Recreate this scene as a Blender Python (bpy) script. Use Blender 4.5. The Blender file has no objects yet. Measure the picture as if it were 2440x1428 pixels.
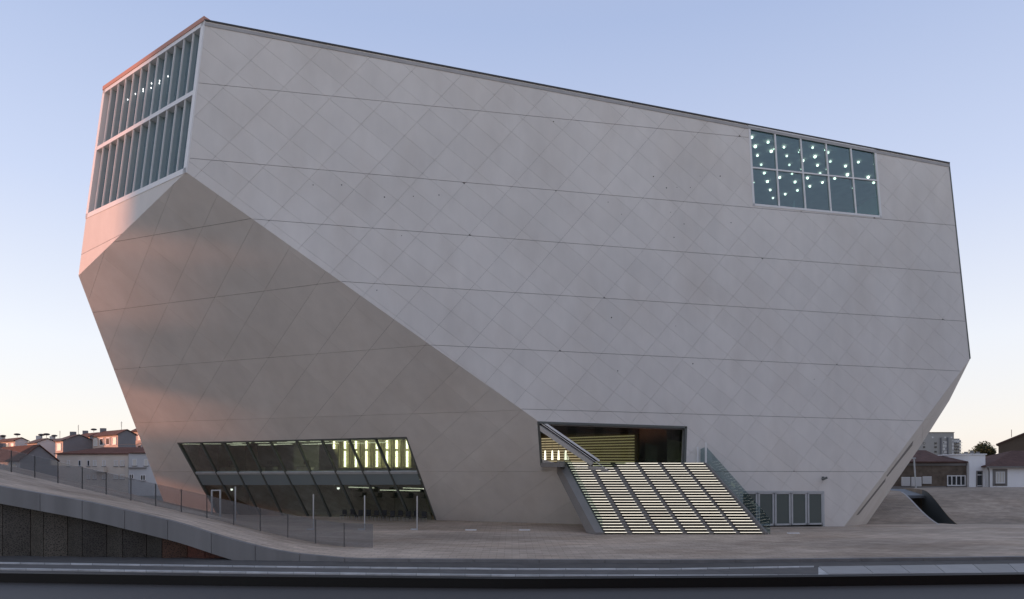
import bpy, bmesh, math, random
from mathutils import Vector, Matrix
random.seed(7)
S = bpy.context.scene
COL = S.collection
R = math.radians

# ------------------------------------------------------------------ camera
F, CX, HZ, CH = 1650.0, 1220.0, 1122.0, 4.09      # focal length and centre in photo pixels, horizon row, eye height
cam_d = bpy.data.cameras.new('camera')
cam = bpy.data.objects.new('camera', cam_d); COL.objects.link(cam)
cam.location = (0, 0, CH); cam.rotation_euler = (R(90), 0, 0)
cam_d.sensor_fit = 'HORIZONTAL'; cam_d.sensor_width = 36.0
cam_d.lens = 36.0 * F / 2440.0
cam_d.shift_y = (HZ - 714.0) / 2440.0
cam_d.clip_start = 0.1; cam_d.clip_end = 5000
S.camera = cam

# ------------------------------------------------------------------ world, sun, exposure
SUN_DIR = Vector((-0.965, 0.14, 0.085)).normalized()          # towards the sun
w = bpy.data.worlds.new('World'); S.world = w; w.use_nodes = True
nt = w.node_tree; nt.nodes.clear()
sky = nt.nodes.new('ShaderNodeTexSky'); sky.sky_type = 'NISHITA'; sky.sun_disc = False
sky.sun_elevation = R(9.0)
sky.sun_rotation = math.atan2(SUN_DIR.x, SUN_DIR.y)
sky.air_density = 1.0; sky.dust_density = 0.6; sky.ozone_density = 2.0
bg = nt.nodes.new('ShaderNodeBackground'); bg.inputs[1].default_value = 0.15
out = nt.nodes.new('ShaderNodeOutputWorld')
gam = nt.nodes.new('ShaderNodeGamma'); gam.inputs[1].default_value = 1.0
# dusk veil over the physical sky: the same at every bearing, pale at the horizon and lavender blue above
tc = nt.nodes.new('ShaderNodeTexCoord'); sep = nt.nodes.new('ShaderNodeSeparateXYZ'); nt.links.new(tc.outputs['Generated'], sep.inputs[0])
ramp = nt.nodes.new('ShaderNodeValToRGB'); nt.links.new(sep.outputs['Z'], ramp.inputs[0])
SKY_STOPS = [(0.0, (.97, .86, .79)), (.05, (.97, .905, .875)), (.16, (.90, .905, .965)), (.34, (.64, .71, .92)), (.54, (.44, .535, .79)), (1.0, (.36, .40, .52))]
el = ramp.color_ramp.elements
while len(el) < len(SKY_STOPS): el.new(0.5)
for e_, (p_, c_) in zip(el, SKY_STOPS): e_.position = p_; e_.color = (*c_, 1)
sc_ = nt.nodes.new('ShaderNodeVectorMath'); sc_.operation = 'SCALE'; sc_.inputs['Scale'].default_value = 1.08 / 0.15
nt.links.new(ramp.outputs[0], sc_.inputs[0])
mixs = nt.nodes.new('ShaderNodeMix'); mixs.data_type = 'RGBA'; mixs.inputs[0].default_value = .80
nt.links.new(sky.outputs[0], mixs.inputs[6]); nt.links.new(sc_.outputs[0], mixs.inputs[7]); nt.links.new(mixs.outputs[2], gam.inputs[0])
nt.links.new(gam.outputs[0], bg.inputs[0]); nt.links.new(bg.outputs[0], out.inputs[0])
sl = bpy.data.lights.new('sun', 'SUN'); sun = bpy.data.objects.new('sun', sl); COL.objects.link(sun)
sl.energy = 4.7; sl.angle = R(2.0); sl.color = (1.0, 0.41, 0.25)
sun.rotation_euler = SUN_DIR.to_track_quat('Z', 'Y').to_euler()
S.view_settings.view_transform = 'Standard'; S.view_settings.look = 'None'
S.view_settings.gamma = 1.0; S.view_settings.use_curve_mapping = False
S.view_settings.exposure = 0.06
S.render.engine = 'CYCLES'
S.cycles.use_denoising = True
S.cycles.max_bounces = 8; S.cycles.transparent_max_bounces = 16

# ------------------------------------------------------------------ helpers
CAM = Vector((0, 0, CH))
def ray(u, v): return Vector(((u - CX) / F, 1.0, (HZ - v) / F))
def at(u, v, Y): return CAM + ray(u, v) * Y
def hit(u, v, pl):
    o, n = pl; r = ray(u, v)
    return CAM + r * ((o - CAM).dot(n) / r.dot(n))
def px(p):
    d = p - CAM
    return (CX + F * d.x / d.y, HZ - F * d.z / d.y)
def gx(u, v, z=0.0):
    Y = (CH - z) * F / (v - HZ); return Vector(((u - CX) / F * Y, Y, z))

class MB:
    def __init__(s): s.v = []; s.f = []
    def add(s, vs, fs):
        b = len(s.v); s.v += [tuple(p) for p in vs]; s.f += [tuple(b + i for i in f) for f in fs]; return s
    def prism(s, poly, vec):
        n = len(poly); vec = Vector(vec); vs = [Vector(p) for p in poly]; vs += [p + vec for p in vs]
        fs = [tuple(range(n)), tuple(range(2 * n - 1, n - 1, -1))] + [(i, i + n, (i + 1) % n + n, (i + 1) % n) for i in range(n)]
        return s.add(vs, fs)
    def box(s, c, sz, ax=None):
        c = Vector(c); a = ax or (Vector((1, 0, 0)), Vector((0, 1, 0)), Vector((0, 0, 1)))
        hx, hy, hz = a[0] * sz[0] / 2, a[1] * sz[1] / 2, a[2] * sz[2] / 2
        return s.prism([c - hx - hy - hz, c + hx - hy - hz, c + hx + hy - hz, c - hx + hy - hz], hz * 2)
    def b2(s, lo, hi):
        lo = Vector(lo); hi = Vector(hi); return s.box((lo + hi) / 2, hi - lo)
    def bar(s, p0, p1, wd, n, o0, o1, ext=0.0):
        """bar from p0 to p1, width wd across, spanning o0..o1 along n"""
        p0, p1 = Vector(p0), Vector(p1); d = (p1 - p0).normalized(); p0 = p0 - d * ext; p1 = p1 + d * ext
        q = n.cross(d).normalized() * wd / 2
        return s.prism([p0 - q + n * o0, p1 - q + n * o0, p1 + q + n * o0, p0 + q + n * o0], n * (o1 - o0))
    def tube(s, p0, p1, r, n=8, r1=None):
        p0, p1 = Vector(p0), Vector(p1); d = (p1 - p0).normalized(); r1 = r if r1 is None else r1
        a = d.orthogonal().normalized(); b = d.cross(a)
        vs = [p0 + (a * math.cos(t) + b * math.sin(t)) * r for t in [2 * math.pi * i / n for i in range(n)]]
        vs += [p1 + (a * math.cos(t) + b * math.sin(t)) * r1 for t in [2 * math.pi * i / n for i in range(n)]]
        return s.add(vs, [(i, (i + 1) % n, (i + 1) % n + n, i + n) for i in range(n)] + [tuple(range(n - 1, -1, -1)), tuple(range(n, 2 * n))])
    def ball(s, c, r, sz=1.0, n=8, m=5):
        c = Vector(c); vs = [c + Vector((0, 0, r * sz))]
        for j in range(1, m):
            t = math.pi * j / m
            vs += [c + Vector((r * math.sin(t) * math.cos(2 * math.pi * i / n), r * math.sin(t) * math.sin(2 * math.pi * i / n), r * sz * math.cos(t))) for i in range(n)]
        vs.append(c - Vector((0, 0, r * sz))); fs = [(0, 1 + i, 1 + (i + 1) % n) for i in range(n)]
        for j in range(m - 2):
            fs += [(1 + j * n + i, 1 + (j + 1) * n + i, 1 + (j + 1) * n + (i + 1) % n, 1 + j * n + (i + 1) % n) for i in range(n)]
        k = 1 + (m - 2) * n
        fs += [(k + i, len(vs) - 1, k + (i + 1) % n) for i in range(n)]
        return s.add(vs, fs)
    def build(s, name, mat, parent=None, smooth=False, recalc=True):
        me = bpy.data.meshes.new(name); me.from_pydata(s.v, [], s.f)
        if recalc:
            bm = bmesh.new(); bm.from_mesh(me); bmesh.ops.recalc_face_normals(bm, faces=bm.faces); bm.to_mesh(me); bm.free()
        if smooth:
            for p in me.polygons: p.use_smooth = True
        me.materials.append(M[mat] if isinstance(mat, str) else mat); me.update()
        o = bpy.data.objects.new(name, me); COL.objects.link(o)
        if parent is not None: par(o, parent)
        return o
def par(o, p):
    o.parent = p
    if p.type == 'EMPTY':
        o.matrix_parent_inverse = (Matrix.Translation(p.location) @ Matrix.Rotation(p.rotation_euler.z, 4, 'Z')).inverted()
def tag(o, label=None, cat=None, group=None, kind=None):
    if label: o['label'] = label
    if cat: o['category'] = cat
    if group: o['group'] = group
    if kind: o['kind'] = kind
    return o
def thing(name, label, cat, loc, group=None):
    o = bpy.data.objects.new(name, None); COL.objects.link(o); o.location = Vector(loc); o.empty_display_size = 0.3
    return tag(o, label, cat, group)
def lerp(a, b, t): return a + (b - a) * t
def interp(x, kn):
    if x <= kn[0][0]: return kn[0][1]
    for (a, b), (c, d) in zip(kn, kn[1:]):
        if x <= c: return b + (d - b) * (x - a) / (c - a)
    return kn[-1][1]
def sm(a, b, x):
    t = min(1, max(0, (x - a) / (b - a))); return t * t * (3 - 2 * t)

# ------------------------------------------------------------------ materials
M = {}
def node_mat(name, col, rough=0.8, spec=0.3, metal=0.0, var=0.0, scale=1.0, detail=6, var2=0.0, scale2=0.15, stretch=(1, 1, 1), bump=0.0, bscale=20.0, rand=0.0, tint=None):
    m = bpy.data.materials.new(name); m.use_nodes = True; n = m.node_tree; L = n.links
    b = n.nodes['Principled BSDF']
    b.inputs['Roughness'].default_value = rough; b.inputs['Metallic'].default_value = metal
    b.inputs['Specular IOR Level'].default_value = spec
    b.inputs['Base Color'].default_value = (*col, 1)
    tc = n.nodes.new('ShaderNodeTexCoord'); mp = n.nodes.new('ShaderNodeMapping'); mp.inputs['Scale'].default_value = stretch
    L.new(tc.outputs['Object'], mp.inputs[0])
    last = None
    def mul(fac_socket, lo, hi, prev):
        mr = n.nodes.new('ShaderNodeMapRange'); mr.inputs['From Min'].default_value = 0.28; mr.inputs['From Max'].default_value = 0.72
        mr.inputs['To Min'].default_value = lo; mr.inputs['To Max'].default_value = hi; L.new(fac_socket, mr.inputs[0])
        if prev is None: return mr.outputs[0]
        k = n.nodes.new('ShaderNodeMath'); k.operation = 'MULTIPLY'; L.new(prev, k.inputs[0]); L.new(mr.outputs[0], k.inputs[1]); return k.outputs[0]
    if var:
        t = n.nodes.new('ShaderNodeTexNoise'); t.inputs['Scale'].default_value = scale; t.inputs['Detail'].default_value = detail
        L.new(mp.outputs[0], t.inputs[0]); last = mul(t.outputs[0], 1 - var, 1 + var, last)
    if var2:
        t = n.nodes.new('ShaderNodeTexNoise'); t.inputs['Scale'].default_value = scale2; t.inputs['Detail'].default_value = 3
        L.new(mp.outputs[0], t.inputs[0]); last = mul(t.outputs[0], 1 - var2, 1 + var2, last)
    if rand:
        oi = n.nodes.new('ShaderNodeObjectInfo')
        mr = n.nodes.new('ShaderNodeMapRange'); mr.inputs['To Min'].default_value = 1 - rand; mr.inputs['To Max'].default_value = 1 + rand
        L.new(oi.outputs['Random'], mr.inputs[0])
        if last is None: last = mr.outputs[0]
        else:
            k = n.nodes.new('ShaderNodeMath'); k.operation = 'MULTIPLY'; L.new(last, k.inputs[0]); L.new(mr.outputs[0], k.inputs[1]); last = k.outputs[0]
    if last is not None:
        vm = n.nodes.new('ShaderNodeVectorMath'); vm.operation = 'SCALE'; vm.inputs[0].default_value = col
        L.new(last, vm.inputs['Scale']); src = vm.outputs[0]
        if tint:
            t = n.nodes.new('ShaderNodeTexNoise'); t.inputs['Scale'].default_value = 0.33; t.inputs['Detail'].default_value = 5
            L.new(mp.outputs[0], t.inputs[0])
            mr = n.nodes.new('ShaderNodeMapRange'); mr.inputs['From Min'].default_value = 0.45; mr.inputs['From Max'].default_value = 0.8; L.new(t.outputs[0], mr.inputs[0])
            mx = n.nodes.new('ShaderNodeMix'); mx.data_type = 'RGBA'; mx.blend_type = 'MULTIPLY'
            L.new(mr.outputs[0], mx.inputs[0]); L.new(src, mx.inputs[6]); mx.inputs[7].default_value = (*tint, 1); src = mx.outputs[2]
        L.new(src, b.inputs['Base Color'])
    if bump:
        t = n.nodes.new('ShaderNodeTexNoise'); t.inputs['Scale'].default_value = bscale; t.inputs['Detail'].default_value = 4
        L.new(tc.outputs['Object'], t.inputs[0])
        bp = n.nodes.new('ShaderNodeBump'); bp.inputs['Strength'].default_value = bump; bp.inputs['Distance'].default_value = 0.02
        L.new(t.outputs[0], bp.inputs['Height']); L.new(bp.outputs[0], b.inputs['Normal'])
    M[name] = m; return m
def emit_mat(name, col, st, rand=0.0):
    m = bpy.data.materials.new(name); m.use_nodes = True; n = m.node_tree; b = n.nodes['Principled BSDF']
    b.inputs['Base Color'].default_value = (*col, 1); b.inputs['Emission Color'].default_value = (*col, 1); b.inputs['Emission Strength'].default_value = st
    if rand:
        oi = n.nodes.new('ShaderNodeObjectInfo'); mr = n.nodes.new('ShaderNodeMapRange'); mr.inputs['To Min'].default_value = st * (1 - rand); mr.inputs['To Max'].default_value = st * (1 + rand)
        n.links.new(oi.outputs['Random'], mr.inputs[0]); n.links.new(mr.outputs[0], b.inputs['Emission Strength'])
    M[name] = m; return m
def glass_mat(name, tint, refl=0.12, rough=0.02, body=0.0, bodycol=(.3, .35, .36), ior=1.5):
    m = bpy.data.materials.new(name); m.use_nodes = True; n = m.node_tree; n.nodes.clear(); L = n.links
    o = n.nodes.new('ShaderNodeOutputMaterial'); tr = n.nodes.new('ShaderNodeBsdfTransparent'); tr.inputs[0].default_value = (*tint, 1)
    gl = n.nodes.new('ShaderNodeBsdfGlossy'); gl.inputs['Roughness'].default_value = rough; gl.inputs[0].default_value = (.95, .97, 1, 1)
    lw_ = n.nodes.new('ShaderNodeLayerWeight'); lw_.inputs[0].default_value = .5
    pw = n.nodes.new('ShaderNodeMath'); pw.operation = 'POWER'; pw.inputs[1].default_value = 5.0; L.new(lw_.outputs['Facing'], pw.inputs[0])
    ad = n.nodes.new('ShaderNodeMath'); ad.operation = 'ADD'; ad.use_clamp = True; ad.inputs[1].default_value = refl; L.new(pw.outputs[0], ad.inputs[0])
    base = tr.outputs[0]
    if body:
        df = n.nodes.new('ShaderNodeBsdfDiffuse'); df.inputs[0].default_value = (*bodycol, 1)
        mx0 = n.nodes.new('ShaderNodeMixShader'); mx0.inputs[0].default_value = body; L.new(tr.outputs[0], mx0.inputs[1]); L.new(df.outputs[0], mx0.inputs[2]); base = mx0.outputs[0]
    mx = n.nodes.new('ShaderNodeMixShader'); L.new(ad.outputs[0], mx.inputs[0]); L.new(base, mx.inputs[1]); L.new(gl.outputs[0], mx.inputs[2]); L.new(mx.outputs[0], o.inputs[0])
    M[name] = m; return m

node_mat('concrete', (.745, .708, .660), .74, .3, var=.04, scale=1.1, var2=.065, scale2=.13, stretch=(1, 1, .5), bump=.15, bscale=7, rand=.028, tint=(.92, .90, .88))
node_mat('joint', (.16, .15, .14), .95, .1)
node_mat('coping', (.07, .07, .07), .6, .3)
node_mat('coping_band', (.42, .41, .40), .8, .3, var=.1, scale=1.5)
node_mat('sunlit_coping', (.55, .30, .24), .8, .2)  # sunset glow on the coping painted into its colour
node_mat('white_frame', (.80, .79, .77), .45, .4)
node_mat('grey_frame', (.50, .51, .51), .45, .4, var=.08, scale=2)
node_mat('dark_frame', (.13, .14, .13), .45, .4)
node_mat('brown_soffit', (.22, .18, .14), .8, .2)
node_mat('room_teal', (.27, .48, .47), .8, .2, var=.15, scale=.5)
node_mat('room_dark', (.50, .51, .43), .85, .2, var=.25, scale=.5)
node_mat('room_brown', (.16, .13, .09), .85, .2, var=.2, scale=.6)
node_mat('room_yellow', (.42, .385, .25), .8, .2)
node_mat('spandrel', (.26, .31, .325), .4, .4)
node_mat('furniture', (.03, .03, .03), .6, .3)
node_mat('gap_shade', (.022, .018, .013), .7, .15)  # near-black plates added to hold the gaps between light strips dark
node_mat('step', (.33, .315, .295), .8, .3, var=.12, scale=3, rand=.04)
node_mat('riser', (.26, .245, .22), .85, .2)
node_mat('stringer', (.25, .235, .22), .75, .3, var=.06, scale=1.2)
node_mat('steel', (.50, .51, .52), .35, .5, metal=.6)
node_mat('fin', (.36, .43, .44), .3, .5)
emit_mat('lamp', (1.0, .90, .78), 3.6, .5)
emit_mat('led', (1.0, .92, .75), 1.0, .22)
emit_mat('tube', (1.0, .97, .66), 5.0)
emit_mat('pendant', (1.0, .95, .72), 1.8)
emit_mat('slat_glow', (.85, .72, .45), .36)
emit_mat('ice_lamp', (.95, .96, .95), 3.0)
glass_mat('glass_teal', (.70, .89, .87), .085)
glass_mat('glass_clear', (.80, .86, .83), .05)
glass_mat('glass_dark', (.76, .81, .75), .27)
glass_mat('glass_entrance', (.66, .70, .62), .05)
glass_mat('glass_stair', (.66, .74, .75), .05)
glass_mat('glass_rail', (.80, .81, .82), .03, body=.14, bodycol=(.40, .40, .40))
glass_mat('glass_wave', (.40, .50, .53), .10, rough=.05, body=.55, bodycol=(.30, .41, .44))
glass_mat('glass_frost', (.3, .32, .3), .05, rough=.25, body=.85, bodycol=(.14, .165, .15))

# paving: fine stone courses, stains and wear
def paving(name, col, sx=1.0):
    m = node_mat(name, col, .85, .25, var=.18, scale=2.0, var2=.30, scale2=.2, stretch=(.38, 1, 1), bump=.25, bscale=14, tint=(.80, .74, .68))
    n = m.node_tree; L = n.links; b = n.nodes['Principled BSDF']
    src = b.inputs['Base Color'].links[0].from_socket
    tc = n.nodes.new('ShaderNodeTexCoord'); br = n.nodes.new('ShaderNodeTexBrick')
    br.inputs['Color1'].default_value = (1, 1, 1, 1); br.inputs['Color2'].default_value = (.80, .79, .78, 1); br.inputs['Mortar'].default_value = (.5, .48, .46, 1)
    br.inputs['Scale'].default_value = 1.0; br.inputs['Brick Width'].default_value = .75; br.inputs['Row Height'].default_value = .38; br.inputs['Mortar Size'].default_value = .012
    L.new(tc.outputs['Object'], br.inputs[0])
    mx = n.nodes.new('ShaderNodeMix'); mx.data_type = 'RGBA'; mx.blend_type = 'MULTIPLY'; mx.inputs[0].default_value = 1
    L.new(src, mx.inputs[6]); L.new(br.outputs[0], mx.inputs[7]); L.new(mx.outputs[2], b.inputs['Base Color'])
    return m
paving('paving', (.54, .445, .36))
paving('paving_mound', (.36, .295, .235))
node_mat('asphalt', (.105, .10, .095), .85, .3, var=.14, scale=1.5, var2=.16, scale2=.2, bump=.2, bscale=30)
node_mat('strip_grey', (.135, .13, .125), .85, .3, var=.12, scale=2, var2=.15, scale2=.3)
node_mat('kerb', (.46, .46, .45), .75, .3, var=.2, scale=1.6, rand=.16)
node_mat('slab', (.36, .355, .345), .8, .3, var=.07, scale=1.5, rand=.08)
node_mat('fascia', (.215, .21, .205), .7, .35, var=.06, scale=.9, var2=.12, scale2=.6, stretch=(2.2, 1, .12), rand=.04)
node_mat('foreground_ledge', (.064, .061, .058), .6, .35, var=.05, scale=2)
node_mat('black_rail', (.006, .006, .006), .6, .3)
node_mat('ground', (.16, .15, .13), .95, .2, var=.2, scale=.3)

# ------------------------------------------------------------------ ground, road, plaza
FE = [(-260, 1110), (0, 1161), (112, 1179), (225, 1198), (337, 1222), (450, 1247), (525, 1271), (600, 1291), (700, 1312), (850, 1331), (950, 1333)]
BK = [(-260, 1066), (-35, 1111), (27, 1125), (138, 1152), (253, 1179), (371, 1207), (493, 1235), (620, 1267), (752, 1296), (820, 1306), (890, 1314), (1000, 1318)]
def yback(u): return 36.5 + (890 - u) / 863 * 5.0
KF = []; KBk = []; KY = []
for u_, v_ in FE:
    y_ = 33.4; KF.append(((u_ - CX) / F * y_, max(0.0, CH - (v_ - HZ) / F * y_)))
for u_, v_ in BK:
    y_ = yback(u_); KBk.append(((u_ - CX) / F * y_, max(0.0, CH - (v_ - HZ) / F * y_))); KY.append(((u_ - CX) / F * y_, y_))
def smooth_i(x, k, w_=1.0): return sum(interp(x + d * w_, k) for d in (-1.2, -.6, 0, .6, 1.2)) / 5
def plaza_z(x, y):
    yb = interp(x, KY); t = max(0.0, (y - 33.4) / (yb - 33.4))
    zf, zb = smooth_i(x, KF, .6), smooth_i(x, KBk, .6)
    z = lerp(zf, zb, min(t, 1.0))
    if t > 1: z = lerp(z, smooth_i(x + .72 * (y - yb), KBk), sm(1.0, 2.0, t))
    z -= .055 * max(0, y - 50) * sm(6, 16, x)
    return z
ROAD_Z = -.12
EDGE = [(-400, 1318), (0, 1322), (525, 1328), (850, 1332), (1240, 1334), (1600, 1335), (1880, 1333), (2440, 1327), (2900, 1321)]
def row(kn, z, us):
    return [gx(u, interp(u, kn), z) for u in us]
US = list(range(-400, 2901, 60))
edge_pts = row(EDGE, 0.0, US)
b = MB(); NX = len(US); rows = []
FRONT = [(p.x, p.y) for p in edge_pts]
def front_y(x): return interp(x, FRONT)
NY = 60
vs = []; fs = []
XS = [lerp(-62, 70, i / 160) for i in range(161)]
for j in range(NY + 1):
    for x in XS:
        y0 = front_y(x); y = lerp(y0, 64.0, (j / NY) ** 1.3); vs.append((x, y, plaza_z(x, y)))
W = len(XS)
for j in range(NY):
    for i in range(W - 1): fs.append((j * W + i, j * W + i + 1, (j + 1) * W + i + 1, (j + 1) * W + i))
plaza = MB().add(vs, fs).build('plaza', 'paving', smooth=True, recalc=False); tag(plaza, kind='structure')
# big ground sheet
g = MB().add([(-2500, -300, -.9), (2500, -300, -.9), (2500, 3500, -.9), (-2500, 3500, -.9)], [(0, 1, 2, 3)]).build('ground', 'ground', recalc=False); tag(g, kind='structure')
# road sheet from the terrace to the plaza edge
vs = []; fs = []
for i, x in enumerate(XS):
    vs += [(x * 1.6, 3.3, ROAD_Z), (x * 1.6, front_y(x * 1.6) + .6, ROAD_Z)]
for i in range(W - 1): fs.append((2 * i, 2 * i + 2, 2 * i + 3, 2 * i + 1))
road = MB().add(vs, fs).build('road', 'asphalt', recalc=False); tag(road, kind='structure')
# plaza kerb and ramp fascia: panels along the street edge, each with its joint
zt = lambda x: plaza_z(x, front_y(x))
x = -40.0
fas_cols = 0
while x < 60:
    wdt = 2.15 if x < -9 else 3.0
    xs = [lerp(x + .012, x + wdt - .012, k / 4) for k in range(5)]
    vs = []; fs = []
    for q in xs:
        y = front_y(q); t = zt(q) + .015; bz = max(ROAD_Z - .05, t - interp(q, [(-24, .84), (-10, 1.0)]) - .0)
        vs += [(q, y - .10, t), (q, y - .10, bz), (q, y + .22, bz), (q, y + .22, t)]
    for k in range(4):
        for e in range(4): fs.append((k * 4 + e, k * 4 + (e + 1) % 4, (k + 1) * 4 + (e + 1) % 4, (k + 1) * 4 + e))
    fs += [(0, 3, 2, 1), (16, 17, 18, 19)]
    MB().add(vs, fs).build('fascia_panel' if x < -8 else 'kerb_stone', 'fascia', plaza)
    x += wdt
# kerb lines and strips in the street
K1 = [(-400, 1338), (0, 1343), (620, 1352), (1240, 1358), (1600, 1358), (1943, 1352), (2440, 1345), (2900, 1337)]
K2 = [(-400, 1351), (0, 1357), (620, 1366), (1240, 1373), (1880, 1373.5), (2440, 1370), (2900, 1366)]
def ribbon(name, ka, kb, za, zb, mat, us, top):
    a = row(ka, za, us); c = row(kb, zb, us); vs = []; fs = []
    for p, q in zip(a, c): vs += [(p.x, p.y, top), (q.x, q.y, top), (q.x, q.y, top - .14), (p.x, p.y, top - .14)]
    for i in range(len(us) - 1):
        for e in range(4): fs.append((i * 4 + e, i * 4 + (e + 1) % 4, i * 4 + 4 + (e + 1) % 4, i * 4 + 4 + e))
    return MB().add(vs, fs).build(name, mat)
def sh(k, d): return [(u, v + d) for u, v in k]
tag(ribbon('median_strip', sh(K1, 1), sh(K2, 0), ROAD_Z, ROAD_Z, 'strip_grey', US, ROAD_Z + .02), kind='structure')
for K, nm in ((K1, 'kerb_far'), (K2, 'kerb_near')):
    us = [u for u in US if u <= 1960] if nm == 'kerb_far' else US
    bed = tag(ribbon(nm, sh(K, -.9), sh(K, 1.9), ROAD_Z, ROAD_Z, 'strip_grey', us, ROAD_Z + .025), kind='structure')
    u_ = us[0]
    while u_ < us[-1] - 10:
        w_ = random.choice((52, 58, 62)); e_ = min(u_ + w_, us[-1])
        ks = ribbon('kerb_stone', sh(K, -1), sh(K, 2.0), ROAD_Z, ROAD_Z, 'kerb', [u_ + .5, (u_ + e_) / 2, e_ - .5], ROAD_Z + .05); par(ks, bed)
        u_ = e_
slabs = MB()
pav = tag(ribbon('pavement', sh(K1, 1.5), sh(K2, -2), ROAD_Z, ROAD_Z, 'kerb', [1950 + 50 * i for i in range(20)], ROAD_Z + .03), kind='structure')
cuts = [1950, 2058, 2145, 2228, 2318, 2402, 2490, 2580, 2670, 2760, 2850]
for a, c in zip(cuts, cuts[1:]):
    sk = 24
    p = [gx(a + 1.2, interp(a, K1) + 1, ROAD_Z), gx(c - 1.2, interp(c, K1) + 1, ROAD_Z), gx(c - 1.2 + sk, interp(c + sk, K2) - 2.5, ROAD_Z), gx(a + 1.2 + sk, interp(a + sk, K2) - 2.5, ROAD_Z)]
    p = [Vector((q.x, q.y, ROAD_Z + .03)) for q in p]
    MB().prism(p, (0, 0, .025)).build('paving_slab', 'slab', pav)

# ------------------------------------------------------------------ near terrace and a ledge for what reads as a vehicle window sill (bottom of the picture)
PT = [(-900, 1350), (0, 1366), (620, 1374.5), (1240, 1380), (1880, 1375.5), (2440, 1369), (3300, 1354)]
PB = [(-900, 1370), (0, 1387), (620, 1395), (1240, 1401), (1880, 1396), (2440, 1389), (3300, 1374)]
zT = CH - .45
us = list(range(-900, 3301, 100))
tops = row(PT, zT, us)
vs = []; fs = []
par_o = thing('near_ledge', 'dark grey ledge with a black strip along its far edge, nearest the viewer', 'foreground_ledge', (0, 3.0, 2.45))
def sweep(prof):      # prof: (dy, z)
    vs = []; fs = []; n = len(prof)
    for p in tops: vs += [(p.x, p.y + dy, z) for dy, z in prof]
    for i in range(len(tops) - 1):
        for e in range(n): fs.append((i * n + e, i * n + (e + 1) % n, (i + 1) * n + (e + 1) % n, (i + 1) * n + e))
    fs += [tuple(range(n)), tuple(range((len(tops) - 1) * n, len(tops) * n))]
    return MB().add(vs, fs)
sweep([(0, zT), (.06, zT), (.06, zT - .10), (0, zT - .10)]).build('black_strip', 'black_rail', par_o)
sweep([(0.05, zT - .038), (0.05, -.3), (-.60, -.3), (-.60, zT - .10), (-.58, zT - .075)]).build('ledge', 'foreground_ledge', par_o)
tag(MB().b2((-9, -8, 2.2), (9, 2.3, 2.45)).build('terrace', 'strip_grey'), kind='structure')

# ------------------------------------------------------------------ the concert hall: facets found from the plan and the eye
hall = thing('concert_hall', 'huge faceted pale concrete concert hall with cut corners and few large windows', 'building', (8, 60, 0))
Z = Vector((0, 0, 1))
E0 = at(1640, 1257, 50.0)
dr = Vector(((8500 - CX) / F, 1, 0)).normalized()          # right face, horizontal direction
nr = Vector((dr.y, -dr.x, 0))                               # outward (towards the eye)
PR = (E0, nr)
A = hit(443, 410, PR); T1 = hit(487, 50, PR); R1 = hit(2262, 390, PR); R2 = hit(2312, 855, PR); R3 = hit(2010, 1257, PR)
d2 = Vector(((-3000 - CX) / F, 1, 0)).normalized()
nl = d2.cross(A - E0).normalized()
if nl.y > 0: nl = -nl
PLf = (E0, nl)
Bp = hit(187, 657, PLf); Lp = hit(415, 1262, PLf)
d3 = Vector(((-1090 - CX) / F, 1, 0)).normalized()
nw = d3.cross(T1 - A).normalized()
if nw.y > 0: nw = -nw
PW = (A, nw)
Cp = hit(205, 520, PW); Dp = hit(247, 215, PW)
nt3 = (Bp - A).cross(Cp - A).normalized()
if nt3.dot(A - CAM) > 0: nt3 = -nt3
PT3 = (A, nt3)
E0b = E0 + (E0 - A).normalized() * 1.2; R3b = R3 + (R3 - R2).normalized() * 1.2
Lb = Lp
R4 = Vector(((2058 - CX) / F * 60, 60, -.9))
ne = (R4 - R3).cross(R2 - R3).normalized()
if ne.x < 0: ne = -ne
PE = (R3, ne)
R5 = hit(2262, 955, PE); R6 = hit(2190, 1068, PE)

# ---- 2D piece cutting on a facet
class Facet:
    def __init__(s, pl, hx, poly):
        s.o, s.n = pl; s.x = hx.normalized(); s.y = s.n.cross(s.x).normalized()
        if s.y.z < 0: s.y = -s.y
        s.poly = [s.to2(p) for p in poly]
    def to2(s, p): d = p - s.o; return (d.dot(s.x), d.dot(s.y))
    def to3(s, q, off=0.0): return s.o + s.x * q[0] + s.y * q[1] + s.n * off
    def p(s, u, v): return s.to2(hit(u, v, (s.o, s.n)))
def clip(poly, nx, ny, c):
    """keep nx*x+ny*y >= c"""
    outp = []; n = len(poly)
    for i in range(n):
        a, b_ = poly[i], poly[(i + 1) % n]; da = nx * a[0] + ny * a[1] - c; db = nx * b_[0] + ny * b_[1] - c
        if da >= 0: outp.append(a)
        if (da > 0 > db) or (da < 0 < db):
            t = da / (da - db); outp.append((a[0] + (b_[0] - a[0]) * t, a[1] + (b_[1] - a[1]) * t))
    return outp
def area(p): return abs(sum(p[i][0] * p[(i + 1) % len(p)][1] - p[(i + 1) % len(p)][0] * p[i][1] for i in range(len(p)))) / 2 if len(p) > 2 else 0
def cut(polys, p0, p1, g):
    dx, dy = p1[0] - p0[0], p1[1] - p0[1]; l = math.hypot(dx, dy); nx, ny = -dy / l, dx / l; c = nx * p0[0] + ny * p0[1]; res = []
    for p in polys:
        for q in (clip(p, nx, ny, c + g), clip(p, -nx, -ny, -c + g)):
            if area(q) > .01: res.append(q)
    return res
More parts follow.
